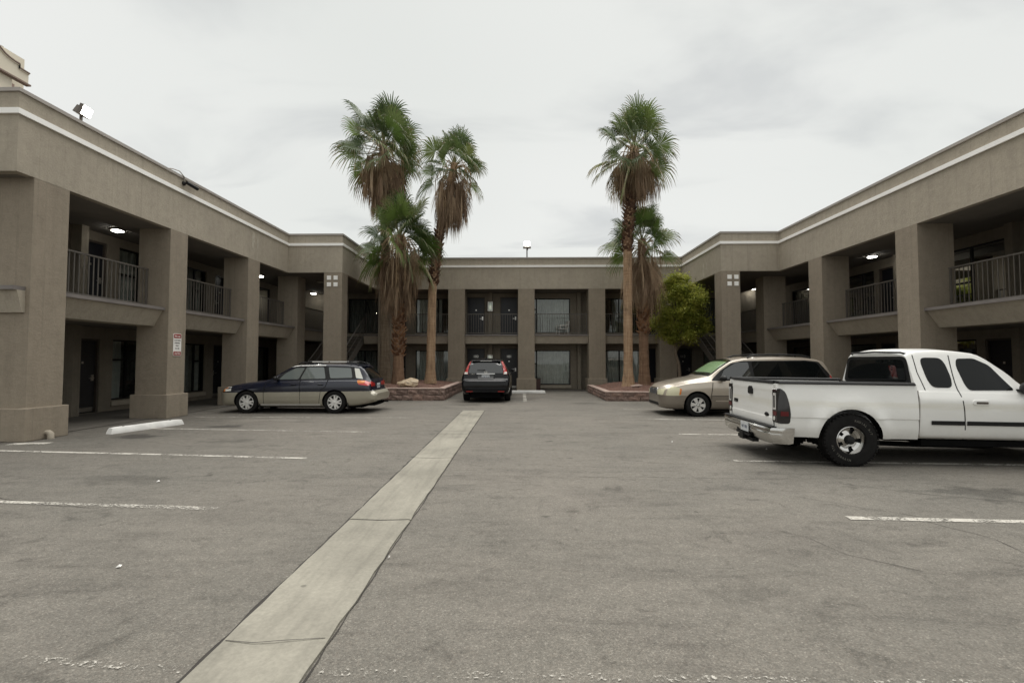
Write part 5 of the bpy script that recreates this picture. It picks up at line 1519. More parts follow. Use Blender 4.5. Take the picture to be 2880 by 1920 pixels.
# ---- navy station wagon
def wagon():
    S = .97
    car = empty('station_wagon', (-8.81, 14.50, 0), label='navy station wagon with beige lower cladding and roof rails', cat='car')
    car.scale = (S, S, S)
    navy = mat_paint('navy_paint', (.006, .008, .019), 0.0, .25, .45, .05)
    beige = mat_paint('beige_cladding_paint', (.37, .345, .275), 0.25, .38, .6, .08)
    st = [(0, .27, .60, .60, .56, .655, .42, .675), (.06, .24, .72, .665, .69, .725, .54, .745), (.20, .22, .815, .72, .775, .775, .61, .80), (.50, .21, .85, .785, .80, .845, .63, .875),
          (1.0, .20, .865, .865, .805, .92, .65, .95), (1.30, .20, .87, .90, .795, .955, .67, .99), (1.46, .20, .87, .92, .79, .985, .68, 1.025), (1.86, .20, .87, .945, .785, 1.225, .62, 1.27),
          (2.22, .20, .87, .96, .78, 1.395, .565, 1.445), (2.7, .20, .87, .975, .78, 1.425, .56, 1.485), (3.3, .20, .87, .985, .78, 1.43, .555, 1.49), (3.9, .21, .865, .99, .77, 1.415, .55, 1.475),
          (4.20, .23, .855, .985, .755, 1.375, .545, 1.435), (4.42, .27, .845, .965, .735, 1.165, .585, 1.19), (4.56, .30, .825, .90, .72, .965, .62, .975), (4.60, .32, .815, .66, .72, .70, .64, .705),
          (4.68, .34, .80, .60, .74, .63, .66, .635), (4.74, .38, .70, .555, .66, .58, .58, .585)]
    b = obj('body', loft_body(st), navy, car, 38)
    ws = [(.88, .335, .375), (3.53, .335, .375)]
    arch_cut(b, ws, .60); t = bvh_of(b); finish(b)
    # beige lower cladding: the part of the shell under z = .615, a little proud
    c = obj('cladding', b.data.copy(), None, car) if False else inst('cladding', b.data.copy(), car)
    bm = bmesh.new(); bm.from_mesh(c.data); bmesh.ops.triangulate(bm, faces=bm.faces[:])
    bmesh.ops.bisect_plane(bm, geom=bm.verts[:] + bm.edges[:] + bm.faces[:], plane_co=(0, 0, .610), plane_no=(-.012, 0, 1), clear_outer=True)
    for v in bm.verts:
        v.co.y *= 1.012; v.co.x = (v.co.x - 2.36) * 1.004 + 2.36
    ed = [e for e in bm.edges if e.is_boundary and e.verts[0].co.z > .5 and e.verts[1].co.z > .5]
    r_ = bmesh.ops.extrude_edge_only(bm, edges=ed)
    for v in [g_ for g_ in r_['geom'] if isinstance(g_, bmesh.types.BMVert)]: v.co.y *= .97; v.co.z += .004
    bm.to_mesh(c.data); bm.free(); c.data.materials[0] = beige; finish(c)
    tc_ = bvh_of(c)
    glass = mat_glass_dark('lit_interior_tint_glass', (.115, .13, .125), .03, 1.7)  # pale base colour stands in for the lit interior behind the panes
    wins = [[(1.80, 1.005), (2.40, 1.012), (2.52, 1.355), (2.25, 1.345), (1.95, 1.18)], [(2.46, 1.015), (3.22, 1.03), (3.10, 1.372), (2.58, 1.365)], [(3.36, 1.04), (4.02, 1.055), (3.93, 1.345), (3.24, 1.372)]]
    blk = [(1.58, .985), (3.30, 1.005), (4.20, 1.03), (4.02, 1.375), (3.15, 1.40), (2.28, 1.385), (1.95, 1.235)]
    both('window_surround', rounded(blk, .04), M['trim'], car, t, off=.004, res=.09)
    for i, w in enumerate(wins): both('side_window', rounded(w, .045), glass, car, t, off=.010, res=.08)
    stp = [(1.50, 1.01), (1.86, 1.235), (2.10, 1.375), (2.35, 1.415), (3.15, 1.425)]
    for a in ('y-', 'y+'): stripe('drip_rail', stp, .022, a, M['alloy'], car, t, .012)
    patch('windscreen', rounded([(1.53, -.66), (1.53, .66), (2.16, .53), (2.16, -.53)], .06), 'z+', GL, car, t, off=.006, res=.09)
    patch('rear_window', rounded([(-.60, 1.02), (.60, 1.02), (.50, 1.34), (-.50, 1.34)], .05), 'x+', GL, car, t, off=.006, res=.08)
    both('rear_quarter_glass', rounded([(4.13, 1.05), (4.34, 1.02), (4.17, 1.33), (4.03, 1.345)], .02), M['clear_lens'], car, t, off=.006, res=.06)
    for a in ('y-', 'y+'):
        for pl in ([(1.40, .30), (1.40, .60), (1.44, .90), (1.62, .97)], [(2.49, .27), (2.49, .66), (2.45, 1.0)], [(3.30, 1.0), (3.26, .80), (3.12, .70), (3.06, .30)]):
            stripe('door_gap', [p for p in pl if p[1] > .63] if False else pl, .014, a, M['trim'], car, tc_ if False else t, .013)
        stripe('sill_strip', [(1.30, .262), (3.10, .262)], .045, a, M['alloy'], car, tc_, .01)
        for zz in (.36, .50): stripe('moulding', [(1.42, zz), (3.05, zz)], .012, a, beige, car, tc_, .008)
    for x in (2.28, 3.10):
        for s in (-1, 1):
            m = MB(); m.box(x - .085, s * .845, .852, x + .085, s * .885, .885); q = obj('door_handle', m, navy, car); bevel_mesh(q, .012)
    patch('headlamp', rounded([(.13, .635), (.40, .665), (.37, .78), (.18, .765)], .02), 'y-', M['clear_lens'], car, t, off=.007, res=.05)
    patch('headlamp', rounded([(.13, .635), (.40, .665), (.37, .78), (.18, .765)], .02), 'y+', M['clear_lens'], car, t, off=.007, res=.05)
    both('marker_lamp', rounded([(.12, .64), (.215, .65), (.235, .765), (.16, .755)], .02), M['amber_lens'], car, t, off=.011, res=.04)
    both('tail_lamp', rounded([(4.24, .86), (4.52, .82), (4.60, .90), (4.42, .965), (4.18, .985)], .02), M['red_lens'], car, t, off=.008, res=.05)
    both('indicator_lamp', rounded([(4.20, .90), (4.40, .90), (4.42, .965), (4.18, .985)], .02), M['amber_lens'], car, t, off=.014, res=.05)
    patch('tail_lamp', rounded([(-.70, .80), (-.34, .80), (-.36, .90), (-.68, .95)], .02), 'x+', M['red_lens'], car, t, off=.008, res=.05)
    patch('tail_lamp', rounded([(.34, .80), (.70, .80), (.68, .95), (.36, .90)], .02), 'x+', M['red_lens'], car, t, off=.008, res=.05)
    plate(car, 4.588, 0, .80, 'x+', text='482 LGN')
    patch('grille', rounded([(-.42, .56), (.42, .56), (.40, .66), (-.40, .66)], .02), 'x-', M['black'], car, t, off=.008, res=.08)
    for s in (-1, 1):
        door_mirror(car, 1.78, .79, 1.045, s, M['black'])
        m = MB(); m.tube([(2.30, s * .545, 1.47), (2.42, s * .545, 1.515), (2.7, s * .545, 1.53), (3.8, s * .54, 1.525), (4.02, s * .535, 1.50), (4.14, s * .53, 1.445)], [.02, .02, .018, .018, .02, .022], 8)
        q = obj('roof_rail', m, M['black'], car, 50)
        m = MB(); m.box(2.72, s * .545 - .02, 1.522, 3.22, s * .545 + .02, 1.553); m.box(3.26, s * .545 - .02, 1.522, 3.78, s * .545 + .02, 1.553); obj('rail_insert', m, M['alloy'], q)
    for x in (2.62, 3.86):
        m = MB(); m.tube([(x, -.55, 1.545), (x, 0, 1.565), (x, .55, 1.545)], .017, 8); obj('cross_bar', m, M['black'], car)
    m = MB(); m.prism([(4.10, 1.455), (4.30, 1.40), (4.30, 1.385), (4.10, 1.425)], 'y', -.46, .46); obj('rear_spoiler', m, navy, car)
    m = MB(); m.box(.45, -.62, .16, 4.3, .62, .205); m.tube([(3.9, .45, .26), (4.78, .45, .27)], .03, 8); m.box(4.0, -.5, .205, 4.62, .5, .30); obj('underbody', m, M['under'], car)
    for x in (1.27, 3.93):
        for s in (-1, 1):
            m = MB(); m.box(x - .012, s * .62, .13, x + .012, s * .84, .42); obj('mud_flap', m, M['trim'], car)
    wheels(car, (.88, 3.53), .765, .333, .205, .215, 'five')
wagon()

# ---- beige minivan
def minivan():
    S = .95
    car = empty('minivan', (3.88, 13.97, 0), label='beige two tone minivan with a green sunshade behind its windscreen', cat='minivan')
    car.scale = (S, S, S)
    paint = mat_paint('pale_gold_paint', (.46, .405, .335), .35, .30, 1.0, .05)
    lowp = mat_paint('dark_pewter_paint', (.215, .185, .15), .35, .36, .9, .06)
    st = [(0, .27, .52, .64, .50, .74, .36, .78), (.05, .24, .70, .70, .66, .79, .50, .83), (.18, .21, .84, .79, .80, .875, .62, .91), (.42, .20, .925, .87, .875, .945, .70, .985), (.85, .20, .96, .955, .91, 1.035, .735, 1.075),
          (1.22, .20, .965, .985, .92, 1.10, .76, 1.15), (1.40, .20, .965, 1.0, .92, 1.165, .77, 1.215), (1.76, .20, .965, 1.01, .92, 1.40, .745, 1.45), (2.12, .20, .965, 1.015, .92, 1.585, .71, 1.64),
          (2.6, .20, .965, 1.02, .92, 1.655, .70, 1.72), (3.4, .20, .965, 1.03, .92, 1.675, .70, 1.745), (4.3, .21, .96, 1.03, .91, 1.65, .69, 1.72), (4.72, .23, .94, 1.02, .88, 1.56, .69, 1.63),
          (4.92, .26, .91, 1.0, .85, 1.25, .72, 1.29), (5.03, .30, .88, .93, .83, .99, .74, 1.01), (5.08, .33, .85, .70, .80, .74, .72, .75), (5.14, .38, .74, .60, .70, .63, .62, .635)]
    b = obj('body', loft_body(st), paint, car, 38)
    arch_cut(b, [(1.0, .34, .395), (4.06, .34, .395)], .66); t = bvh_of(b); finish(b)
    c = inst('lower_body', b.data.copy(), car)
    bm = bmesh.new(); bm.from_mesh(c.data); bmesh.ops.triangulate(bm, faces=bm.faces[:])
    bmesh.ops.bisect_plane(bm, geom=bm.verts[:] + bm.edges[:] + bm.faces[:], plane_co=(0, 0, .60), plane_no=(0, 0, 1), clear_outer=True)
    for v in bm.verts: v.co.y *= 1.008; v.co.x = (v.co.x - 2.5) * 1.003 + 2.5
    ed = [e for e in bm.edges if e.is_boundary and e.verts[0].co.z > .55 and e.verts[1].co.z > .55]
    r_ = bmesh.ops.extrude_edge_only(bm, edges=ed)
    for v in [g_ for g_ in r_['geom'] if isinstance(g_, bmesh.types.BMVert)]: v.co.y *= .98; v.co.z += .004
    bm.to_mesh(c.data); bm.free(); c.data.materials[0] = lowp; finish(c); tl = bvh_of(c)
    both('window_surround', rounded([(1.40, 1.03), (4.80, 1.06), (4.86, 1.20), (4.58, 1.575), (4.2, 1.615), (2.4, 1.60), (2.05, 1.53), (1.72, 1.32)], .05), M['trim'], car, t, off=.004, res=.1)
    both('front_side_window', rounded([(1.66, 1.075), (2.56, 1.085), (2.53, 1.565), (2.18, 1.545), (1.82, 1.34)], .05), mat_glass_dark('grey_tinted_glass', (.018, .021, .021), .02, 1.9), car, t, off=.009, res=.09)
    both('rear_side_window', rounded([(2.66, 1.085), (4.76, 1.09), (4.52, 1.545), (4.2, 1.585), (2.63, 1.575)], .07), GL, car, t, off=.009, res=.1)
    wpoly = rounded([(1.36, -.78), (1.28, 0), (1.36, .78), (2.10, .66), (2.14, 0), (2.10, -.66)], .06)
    patch('windscreen_seal', wpoly, 'z+', M['trim'], car, t, off=.004, res=.1)
    patch('windscreen', [(1.30 + (x - 1.30) * .97 + .02, y * .96) for x, y in wpoly], 'z+', mat_pane('windscreen_glass', (.90, .95, .90), .10), car, t, off=.022, res=.1)
    shade = NT('green_reflective_sunshade'); pp = shade.pos(True)
    shade.color(shade.ramp(shade.noise(shade.mapped(pp, (2, 7, 2)), 3.0, 3), [(.3, (.46, .66, .36)), (.7, (.68, .82, .58))])); shade.set(rough=.35, metal=.2)
    sh = patch('sunshade', rounded([(1.47, -.70), (1.47, .70), (1.98, .60), (1.98, -.60)], .06), 'z+', shade.m, None, t, off=.012, res=.08)
    sh.parent = None; sh.location = car.location; sh.scale = car.scale
    tag(sh, 'crinkled lime green sunshade inside the minivan windscreen', 'sunshade')
    for s in (-1, 1):
        stripe('wiper', [(1.40, s * .05), (1.43, s * .35), (1.46, s * .66)], .022, 'z+', M['black'], car, t, .034)
        door_mirror(car, 1.72, .92, 1.10, s, M['black'], (.11, .10, .085))
    hl = rounded([(.13, .60), (.50, .60), (.545, .80), (.36, .865), (.20, .82)], .03)
    both('headlamp', hl, M['yellowed_lens'], car, t, off=.008, res=.05)
    both('marker_lamp', rounded([(.47, .62), (.515, .63), (.55, .79), (.50, .81)], .012), M['amber_lens'], car, t, off=.012, res=.04)
    for s in (1, -1):
        pl = [(s * .40, .61), (s * .72, .61), (s * .74, .80), (s * .42, .76)]
        patch('headlamp', rounded(pl, .03), 'x-', M['yellowed_lens'], car, t, off=.008, res=.06)
    patch('grille_surround', rounded([(-.40, .595), (.40, .595), (.36, .80), (-.36, .80)], .05), 'x-', M['chrome'], car, t, off=.012, res=.07)
    patch('grille', rounded([(-.36, .62), (.36, .62), (.325, .775), (-.325, .775)], .04), 'x-', plain('grey_grille_mesh', (.075, .075, .08), .5, .3, 40), car, t, off=.022, res=.07)
    patch('grille_badge', rounded([(-.035, .67), (.035, .67), (.035, .75), (-.035, .75)], .03), 'x-', M['chrome'], car, t, off=.030, res=.03)
    patch('air_intake', rounded([(-.52, .30), (.52, .30), (.50, .38), (-.50, .38)], .03), 'x-', M['black'], car, tl, off=.006, res=.08)
    for s in (-1, 1):
        m = MB(); m.lathe([(.072, .01), (.075, -.02), (.055, -.022), (.05, .0), (.001, .005)], 'x', 18); q = obj('fog_lamp', m, [M['alloy']], car, 40); q.location = (.115, s * .66, .385); q.rotation_euler = (0, 0, s * R(38))
    for a in ('y-', 'y+'):
        stripe('body_line', [(1.40, .60), (4.2, .60)], .012, a, M['trim'], car, t, .012)
        for pl in ([(1.38, .28), (1.38, .62), (1.44, .98)], [(2.60, .26), (2.60, 1.05)], [(4.0, .8), (3.9, 1.06)]): stripe('door_gap', pl, .013, a, M['trim'], car, t, .0125)
        stripe('moulding', [(1.50, .455), (2.52, .455)], .03, a, paint, car, tl, .006)
        stripe('moulding', [(2.68, .455), (3.58, .455)], .03, a, paint, car, tl, .006)
    for x in (2.42, 3.3):
        for s in (-1, 1):
            m = MB(); m.box(x - .09, s * .945, .87, x + .09, s * .98, .905); q = obj('door_handle', m, paint, car); bevel_mesh(q, .012)
    for s in (-1, 1):
        m = MB(); m.tube([(2.55, s * .66, 1.70), (2.75, s * .66, 1.765), (3.2, s * .66, 1.785), (4.1, s * .65, 1.765), (4.4, s * .64, 1.69)], [.026, .022, .02, .02, .026], 8); obj('roof_rail', m, M['black'], car, 50)
    for x in (2.95, 3.8):
        m = MB(); m.tube([(x, -.66, 1.775), (x, 0, 1.80), (x, .66, 1.775)], .017, 8); obj('cross_bar', m, M['black'], car)
    both('tail_lamp', rounded([(4.78, .80), (5.0, .80), (5.0, .98), (4.86, 1.2), (4.80, 1.0)], .02), M['red_lens'], car, t, off=.008, res=.06)
    patch('rear_window', rounded([(-.66, 1.08), (.66, 1.08), (.58, 1.52), (-.58, 1.52)], .05), 'x+', GL, car, t, off=.006, res=.1)
    m = MB(); m.box(.5, -.68, .15, 4.6, .68, .205); obj('underbody', m, M['under'], car)
    wheels(car, (1.0, 4.06), .855, .338, .225, .212, 'seven')
minivan()

# ---- black SUV seen from behind
def suv():
    S = .985
    car = empty('sport_utility_vehicle', (-1.28, 21.66, 0), R(-90), label='black compact SUV parked nose in at the back wing', cat='car')
    car.scale = (S, S, S)
    paint = mat_paint('black_paint', (.004, .004, .005), 0.0, .16, .12, .02); paint.node_tree.nodes['Principled BSDF'].inputs['Specular IOR Level'].default_value = .3
    st = [(0, .32, .62, .74, .58, .80, .45, .82), (.06, .27, .76, .82, .72, .87, .56, .89), (.2, .24, .86, .90, .80, .95, .64, .97), (.9, .22, .905, 1.01, .845, 1.07, .68, 1.10), (1.15, .22, .91, 1.03, .845, 1.11, .69, 1.15),
          (1.55, .22, .91, 1.05, .845, 1.31, .66, 1.36), (2.05, .22, .91, 1.07, .845, 1.51, .61, 1.57), (2.8, .22, .91, 1.10, .845, 1.575, .61, 1.645), (3.7, .23, .91, 1.13, .84, 1.545, .60, 1.62), (4.05, .25, .905, 1.13, .825, 1.47, .615, 1.545),
          (4.20, .28, .90, 1.11, .815, 1.30, .66, 1.35), (4.33, .31, .895, 1.06, .80, 1.11, .69, 1.125), (4.37, .33, .89, .98, .80, 1.0, .72, 1.01), (4.40, .34, .885, .88, .81, .895, .76, .90), (4.47, .36, .88, .84, .82, .855, .77, .86),
          (4.51, .40, .84, .78, .79, .80, .75, .805), (4.53, .44, .80, .70, .76, .73, .72, .735)]
    b = obj('body', loft_body(st), paint, car, 35)
    arch_cut(b, [(.92, .345, .39), (3.54, .345, .39)], .62); t = bvh_of(b); finish(b, 35)
    both('side_window', rounded([(1.55, 1.10), (2.55, 1.13), (2.52, 1.50), (2.1, 1.48), (1.75, 1.28)], .05), GL, car, t, off=.008, res=.09)
    both('side_window', rounded([(2.64, 1.13), (3.45, 1.16), (3.40, 1.51), (2.62, 1.515)], .05), GL, car, t, off=.008, res=.09)
    both('quarter_window', rounded([(3.55, 1.17), (3.95, 1.22), (3.80, 1.43), (3.52, 1.50)], .04), GL, car, t, off=.008, res=.08)
    patch('windscreen', rounded([(1.2, -.68), (1.2, .68), (2.0, .56), (2.0, -.56)], .06), 'z+', GL, car, t, off=.006, res=.1)
    patch('rear_window', rounded([(-.66, 1.075), (.66, 1.075), (.545, 1.46), (-.545, 1.46)], .07), 'x+', mat_glass_dark('rear_privacy_glass', (.012, .014, .014), .02, 1.9), car, t, off=.008, res=.08)
    tlp = [(.655, 1.03), (.80, 1.035), (.775, 1.16), (.685, 1.38), (.615, 1.515), (.555, 1.515), (.62, 1.33), (.665, 1.16)]
    for pts in (tlp, mirror_pts(tlp)): patch('tail_lamp', rounded(pts, .015), 'x+', M['red_lens'], car, t, off=.016, res=.05)
    rv = [(.672, 1.035), (.785, 1.04), (.775, 1.11), (.672, 1.11)]
    for pts in (rv, mirror_pts(rv)): patch('reversing_lamp', rounded(pts, .012), 'x+', M['clear_lens'], car, t, off=.023, res=.05)
    pk = plain('pink_lamp_core', (.60, .17, .16), .25, .1)
    cr = [(.700, 1.20), (.735, 1.20), (.655, 1.40), (.60, 1.49), (.58, 1.49), (.635, 1.36)]
    for pts in (cr, mirror_pts(cr)): patch('lamp_core', rounded(pts, .01), 'x+', pk, car, t, off=.022, res=.05)
    patch('chrome_strip', rounded([(-.34, 1.038), (.34, 1.038), (.34, 1.066), (-.34, 1.066)], .01), 'x+', M['chrome'], car, t, off=.022, res=.06)
    patch('plate_recess', rounded([(-.28, .855), (.28, .855), (.30, 1.02), (-.30, 1.02)], .02), 'x+', plain('grey_black_plastic', (.035, .035, .035), .45), car, t, off=.008, res=.06)
    h = t.ray_cast(Vector((9, 0, .945)), Vector((-1, 0, 0)))[0]
    plate(car, h.x + .012, 0, .945, 'x+', w=.29, h=.135, text='25K 914')
    # rear badge: a wide H in a rounded frame, and model letters at the left
    hz_ = t.ray_cast(Vector((9, 0, 1.105)), Vector((-1, 0, 0)))[0].x + .012
    m = MB(); fr_ = rounded([(-.052, 1.07), (.052, 1.07), (.062, 1.15), (-.062, 1.15)], .02)
    inn = [(y * .80, 1.11 + (z - 1.11) * .78) for y, z in fr_]; n = len(fr_)
    vs = [(hz_, y, z) for y, z in fr_] + [(hz_, y, z) for y, z in inn] + [(hz_ + .010, y, z) for y, z in fr_] + [(hz_ + .010, y, z) for y, z in inn]
    fs = []
    for i in range(n):
        j = (i + 1) % n; fs += [(2 * n + i, 2 * n + j, 3 * n + j, 3 * n + i), (i, j, 2 * n + j, 2 * n + i), (n + j, n + i, 3 * n + i, 3 * n + j)]
    m.add(vs, fs)
    for s in (-1, 1): m.prism([(s * .014, 1.078), (s * .030, 1.078), (s * .040, 1.142), (s * .024, 1.142)], 'x', hz_, hz_ + .010)
    m.box(hz_, -.024, 1.100, hz_ + .010, .024, 1.116); obj('rear_badge', m, M['chrome'], car)
    hx = t.ray_cast(Vector((9, -.48, 1.045)), Vector((-1, 0, 0)))[0].x + .010
    inst('lettering', text_mesh('CR-V', .062, M['chrome'], 'lettering', .001, .003), car, (hx, -.48, 1.045), (R(90), 0, R(90)))
    patch('bumper_ledge', rounded([(-.74, .735), (.74, .735), (.76, .80), (-.76, .80)], .02), 'x+', plain('grey_bumper_ledge', (.10, .10, .10), .35), car, t, off=.010, res=.08) if False else None
    lp = plain('grey_black_bumper', (.022, .022, .024), .40, .1)
    m = MB()
    prof = [(4.42, .875), (4.56, .80), (4.575, .775), (4.50, .765)]
    ys = [-.80, -.74, -.5, 0, .5, .74, .80]; dxs = [-.10, -.03, 0, .015, 0, -.03, -.10]
    rows = [[(x + dx, y, z) for x, z in prof] for y, dx in zip(ys, dxs)]
    vs = [p for r_ in rows for p in r_]; m.add(vs, [(i * 4 + k, i * 4 + k + 1, i * 4 + k + 5, i * 4 + k + 4) for i in range(6) for k in range(3)])
    obj('bumper_ledge', m, lp, car, 50)
    m = MB(); prof = [(4.46, .585), (4.575, .545), (4.585, .50), (4.56, .40), (4.48, .36), (4.3, .36)]
    rows = [[(x + dx, y * 1.03, z) for x, z in prof] for y, dx in zip(ys, [-.16, -.05, 0, .01, 0, -.05, -.16])]
    vs = [p for r_ in rows for p in r_]; m.add(vs, [(i * 6 + k, i * 6 + k + 1, i * 6 + k + 7, i * 6 + k + 6) for i in range(6) for k in range(5)])
    lb = obj('lower_bumper', m, plain('black_lower_bumper', (.008, .008, .009), .6, spec=.2), car, 50)
    for s in (-1, 1):
        m = MB(); m.box(4.578, s * .46, .405, 4.600, s * .70, .428); obj('reflector', m, M['red_lens'], lb)
    m = MB(); m.box(4.584, -.46, .41, 4.597, .46, .422); obj('bumper_line', m, lp, lb)
    m = MB(); m.prism([(3.95, 1.58), (4.16, 1.545), (4.16, 1.52), (3.95, 1.54)], 'y', -.55, .55); q = obj('rear_spoiler', m, paint, car); bevel_mesh(q, .01)
    m = MB(); m.box(4.155, -.22, 1.522, 4.165, .22, 1.537); obj('brake_lamp', m, M['chrome'], car)
    m = MB(); m.tube([(0, 0, 0), (.02, -.12, .015), (.0, -.30, .01)], [.018, .012, .008], 6); q = obj('rear_wiper', m, M['black'], car); q.location = (t.ray_cast(Vector((9, -.05, 1.18)), Vector((-1, 0, 0)))[0].x + .025, -.02, 1.19)
    m = MB(); m.prism([(3.86, 1.60), (4.0, 1.585), (3.99, 1.645), (3.95, 1.65)], 'y', -.02, .02); obj('roof_antenna', m, paint, car)
    for s in (-1, 1):
        door_mirror(car, 1.55, .85, 1.13, s, paint)
        for x in (2.45, 3.45):
            m = MB(); m.box(x - .09, s * .885, .98, x + .09, s * .925, 1.01); q = obj('door_handle', m, paint, car); bevel_mesh(q, .01)
    m = MB(); m.box(.5, -.64, .17, 4.45, .64, .24); m.box(4.0, -.55, .24, 4.42, .55, .40); obj('underbody', m, M['under'], car)
    wheels(car, (.92, 3.54), .79, .345, .225, .225, 'plain')
suv()

# ---- white extended-cab pickup
def pickup():
    S = .95; th = R(2.6)
    ax_x, ax_y = 4.80 + .95 * math.sin(th), 7.04 + .95 * math.cos(th)
    al = PI - th
    ox, oy = ax_x - math.cos(al) * 4.44 * S, ax_y - math.sin(al) * 4.44 * S
    car = empty('pickup_truck', (ox, oy, 0), al, label='white extended cab pickup truck with chrome rear bumper and black bed rails', cat='pickup truck')
    car.scale = (S, S, S); car.rotation_euler = (0, R(-.65), al); car.location.z = -.048
    white = mat_paint('white_truck_paint', (.70, .695, .665), 0.0, .36, .55, .09, .15)
    wt = NT('white_truck_paint_stained'); wp_ = wt.pos(True)
    sxx = wt.n.new('ShaderNodeSeparateXYZ'); wt.l.new(wp_, sxx.inputs[0])
    nz = wt.noise(wt.mapped(wp_, (1.2, 1.2, 9)), 2.0, 5, .65, .4)
    zz = wt.math('ADD', sxx.outputs[2], wt.math('MULTIPLY', wt.math('SUBTRACT', nz, .5), .10))
    band = wt.ramp(zz, [(.86, 0.0), (.93, 1.0), (.97, .9), (1.03, 0.0)])
    lowd = wt.ramp(zz, [(.42, .55), (.62, .12), (.74, 0.0)])
    colw = wt.mix(wt.math('MULTIPLY', wt.math('MULTIPLY', band, nz), .55), (.79, .785, .755), (.56, .52, .38))
    colw = wt.mix(wt.math('MULTIPLY', lowd, wt.noise(wp_, 7, 5, .7)), colw, (.30, .27, .22))
    scr = wt.ramp(wt.noise(wt.mapped(wp_, (2.5, 2.5, 26)), 3.0, 4, .7, .3), [(.67, 0.0), (.72, .45)])
    colw = wt.mix(scr, colw, (.42, .40, .36))
    wt.color(colw); wt.set(rough=.34, coat=.55, coatr=.12)
    wt.bump(wt.noise(wp_, 2.6, 3, .5, .6), .12, .06)
    white = wt.m
    # cab and bonnet
    st = [(0, .46, .78, .93, .76, .98, .58, 1.0), (.08, .44, .93, .99, .90, 1.05, .68, 1.07), (.35, .43, .985, 1.05, .94, 1.11, .72, 1.14), (1.45, .42, 1.0, 1.14, .945, 1.19, .77, 1.22), (1.70, .42, 1.0, 1.155, .94, 1.23, .79, 1.26),
          (2.02, .42, 1.0, 1.16, .94, 1.48, .775, 1.52), (2.42, .42, 1.0, 1.17, .94, 1.735, .72, 1.79), (2.9, .42, 1.0, 1.175, .94, 1.775, .715, 1.84), (3.25, .42, 1.0, 1.18, .94, 1.765, .715, 1.83), (3.36, .42, .995, 1.18, .935, 1.735, .715, 1.80), (3.41, .43, .985, 1.18, .92, 1.69, .70, 1.745)]
    b = obj('cab', loft_body(st, wmid=.58, tuck=.95), white, car, 38)
    arch_cut(b, [(.95, .40, .47)], .60); t = bvh_of(b); finish(b)
    # cargo bed: flared bedsides, floor and headboard
    n = 24; zprof = [(.96, 1.245), (.965, 1.20), (.985, 1.05), (.995, .92), (1.0, .80), (.998, .735), (.985, .725), (.988, .60), (.975, .50), (.955, .43)]
    tbs = {}
    xs = [3.44 + (5.60 - 3.44) * i / 44 for i in range(45)]
    for s in (-1, 1):
        m = MB(); vs = []
        for x in xs:
            rear = 1.0 if x < 5.45 else 1 - .05 * ((x - 5.45) / .15) ** 2
            for y, z in zprof:
                d = math.hypot(x - 4.44, z - .40); fl = .045 * max(0, 1 - abs(d - .52) / .17) ** 1.2 if z > .38 else 0
                vs.append((x, s * (y * rear + fl), z))
            for y, z in [(.80, .43), (.86, .60), (.86, 1.245)]: vs.append((x, s * y, z))
        k_ = len(zprof) + 3
        fs = [(i * k_ + k, i * k_ + (k + 1) % k_, (i + 1) * k_ + (k + 1) % k_, (i + 1) * k_ + k) for i in range(44) for k in range(k_)]
        fs += [tuple(range(k_)), tuple(44 * k_ + k for k in range(k_))]
        m.add(vs, fs); sd = obj('bedside', m, white, car, 35)
        cm = MB(); cm.prism([(4.44 + .475 * math.cos(2 * PI * k / 44), .40 + .475 * math.sin(2 * PI * k / 44)) for k in range(44)], 'y', s * .5, s * 1.3)
        bool_cut(sd, [obj('cut', cm, M['under'])])
        if len(sd.data.materials) < 2: sd.data.materials.append(M['under'])
        for p in sd.data.polygons:
            d = math.hypot(p.center.x - 4.44, p.center.z - .40); p.material_index = 1 if d < .4755 else 0
        tbs[s] = bvh_of(sd); finish(sd, 35)
        rc = MB(); rc.prism([(s * .845, 1.246), (s * .985, 1.246), (s * .985, 1.262), (s * .955, 1.292), (s * .875, 1.292), (s * .845, 1.275)], 'x', 3.46, 5.585); q = obj('bed_rail_cap', rc, M['trim'], car); bevel_mesh(q, .008, 1)
    m = MB(); m.box(3.46, -.86, .62, 5.52, .86, .66); m.box(3.44, -.86, .66, 3.49, .86, 1.245); obj('bed_floor', m, M['trim'], car)
    tb = tbs[1]
    # tailgate
    m = MB(); pr = [(5.545, .575), (5.60, .575), (5.612, .70), (5.60, .715), (5.605, .80), (5.592, 1.10), (5.600, 1.135), (5.592, 1.225), (5.578, 1.245), (5.545, 1.245)]
    m.prism(pr, 'y', -.80, .80); tg = obj('tailgate', m, white, car, 30); bevel_mesh(tg, .006, 1); finish(tg, 30)
    m = MB(); m.prism([(5.535, 1.247), (5.607, 1.247), (5.607, 1.262), (5.590, 1.290), (5.535, 1.290)], 'y', -.80, .80); obj('tailgate_cap', m, M['trim'], tg)
    hn = MB(); hn.prism(rounded([(-.085, 1.03), (.085, 1.03), (.085, 1.12), (.05, 1.165), (-.05, 1.165), (-.085, 1.12)], .02), 'x', 5.592, 5.622); q = obj('tailgate_handle', hn, M['black'], tg); bevel_mesh(q, .006, 1)
    hn = MB(); hn.lathe([(.001, .012), (.05, .012), (.062, .004), (.066, 0)], 'x', 26); q = obj('oval_badge', hn, M['black'], tg, 40); q.location = (5.606, .60, .74); q.scale = (1, 1.15, .50)
    te = inst('lettering', text_mesh('F150', .085, M['black'], 'lettering', .004, .004), tg, (5.608, -.62, .865), (R(90), 0, R(90)))
    # tail lamps wrap the rear corners
    smoke = mat_glass_dark('smoked_lamp_lens', (.020, .018, .018), .08, 1.55)
    dkred = mat_glass_dark('dark_red_lens', (.10, .008, .010), .12, 1.5)
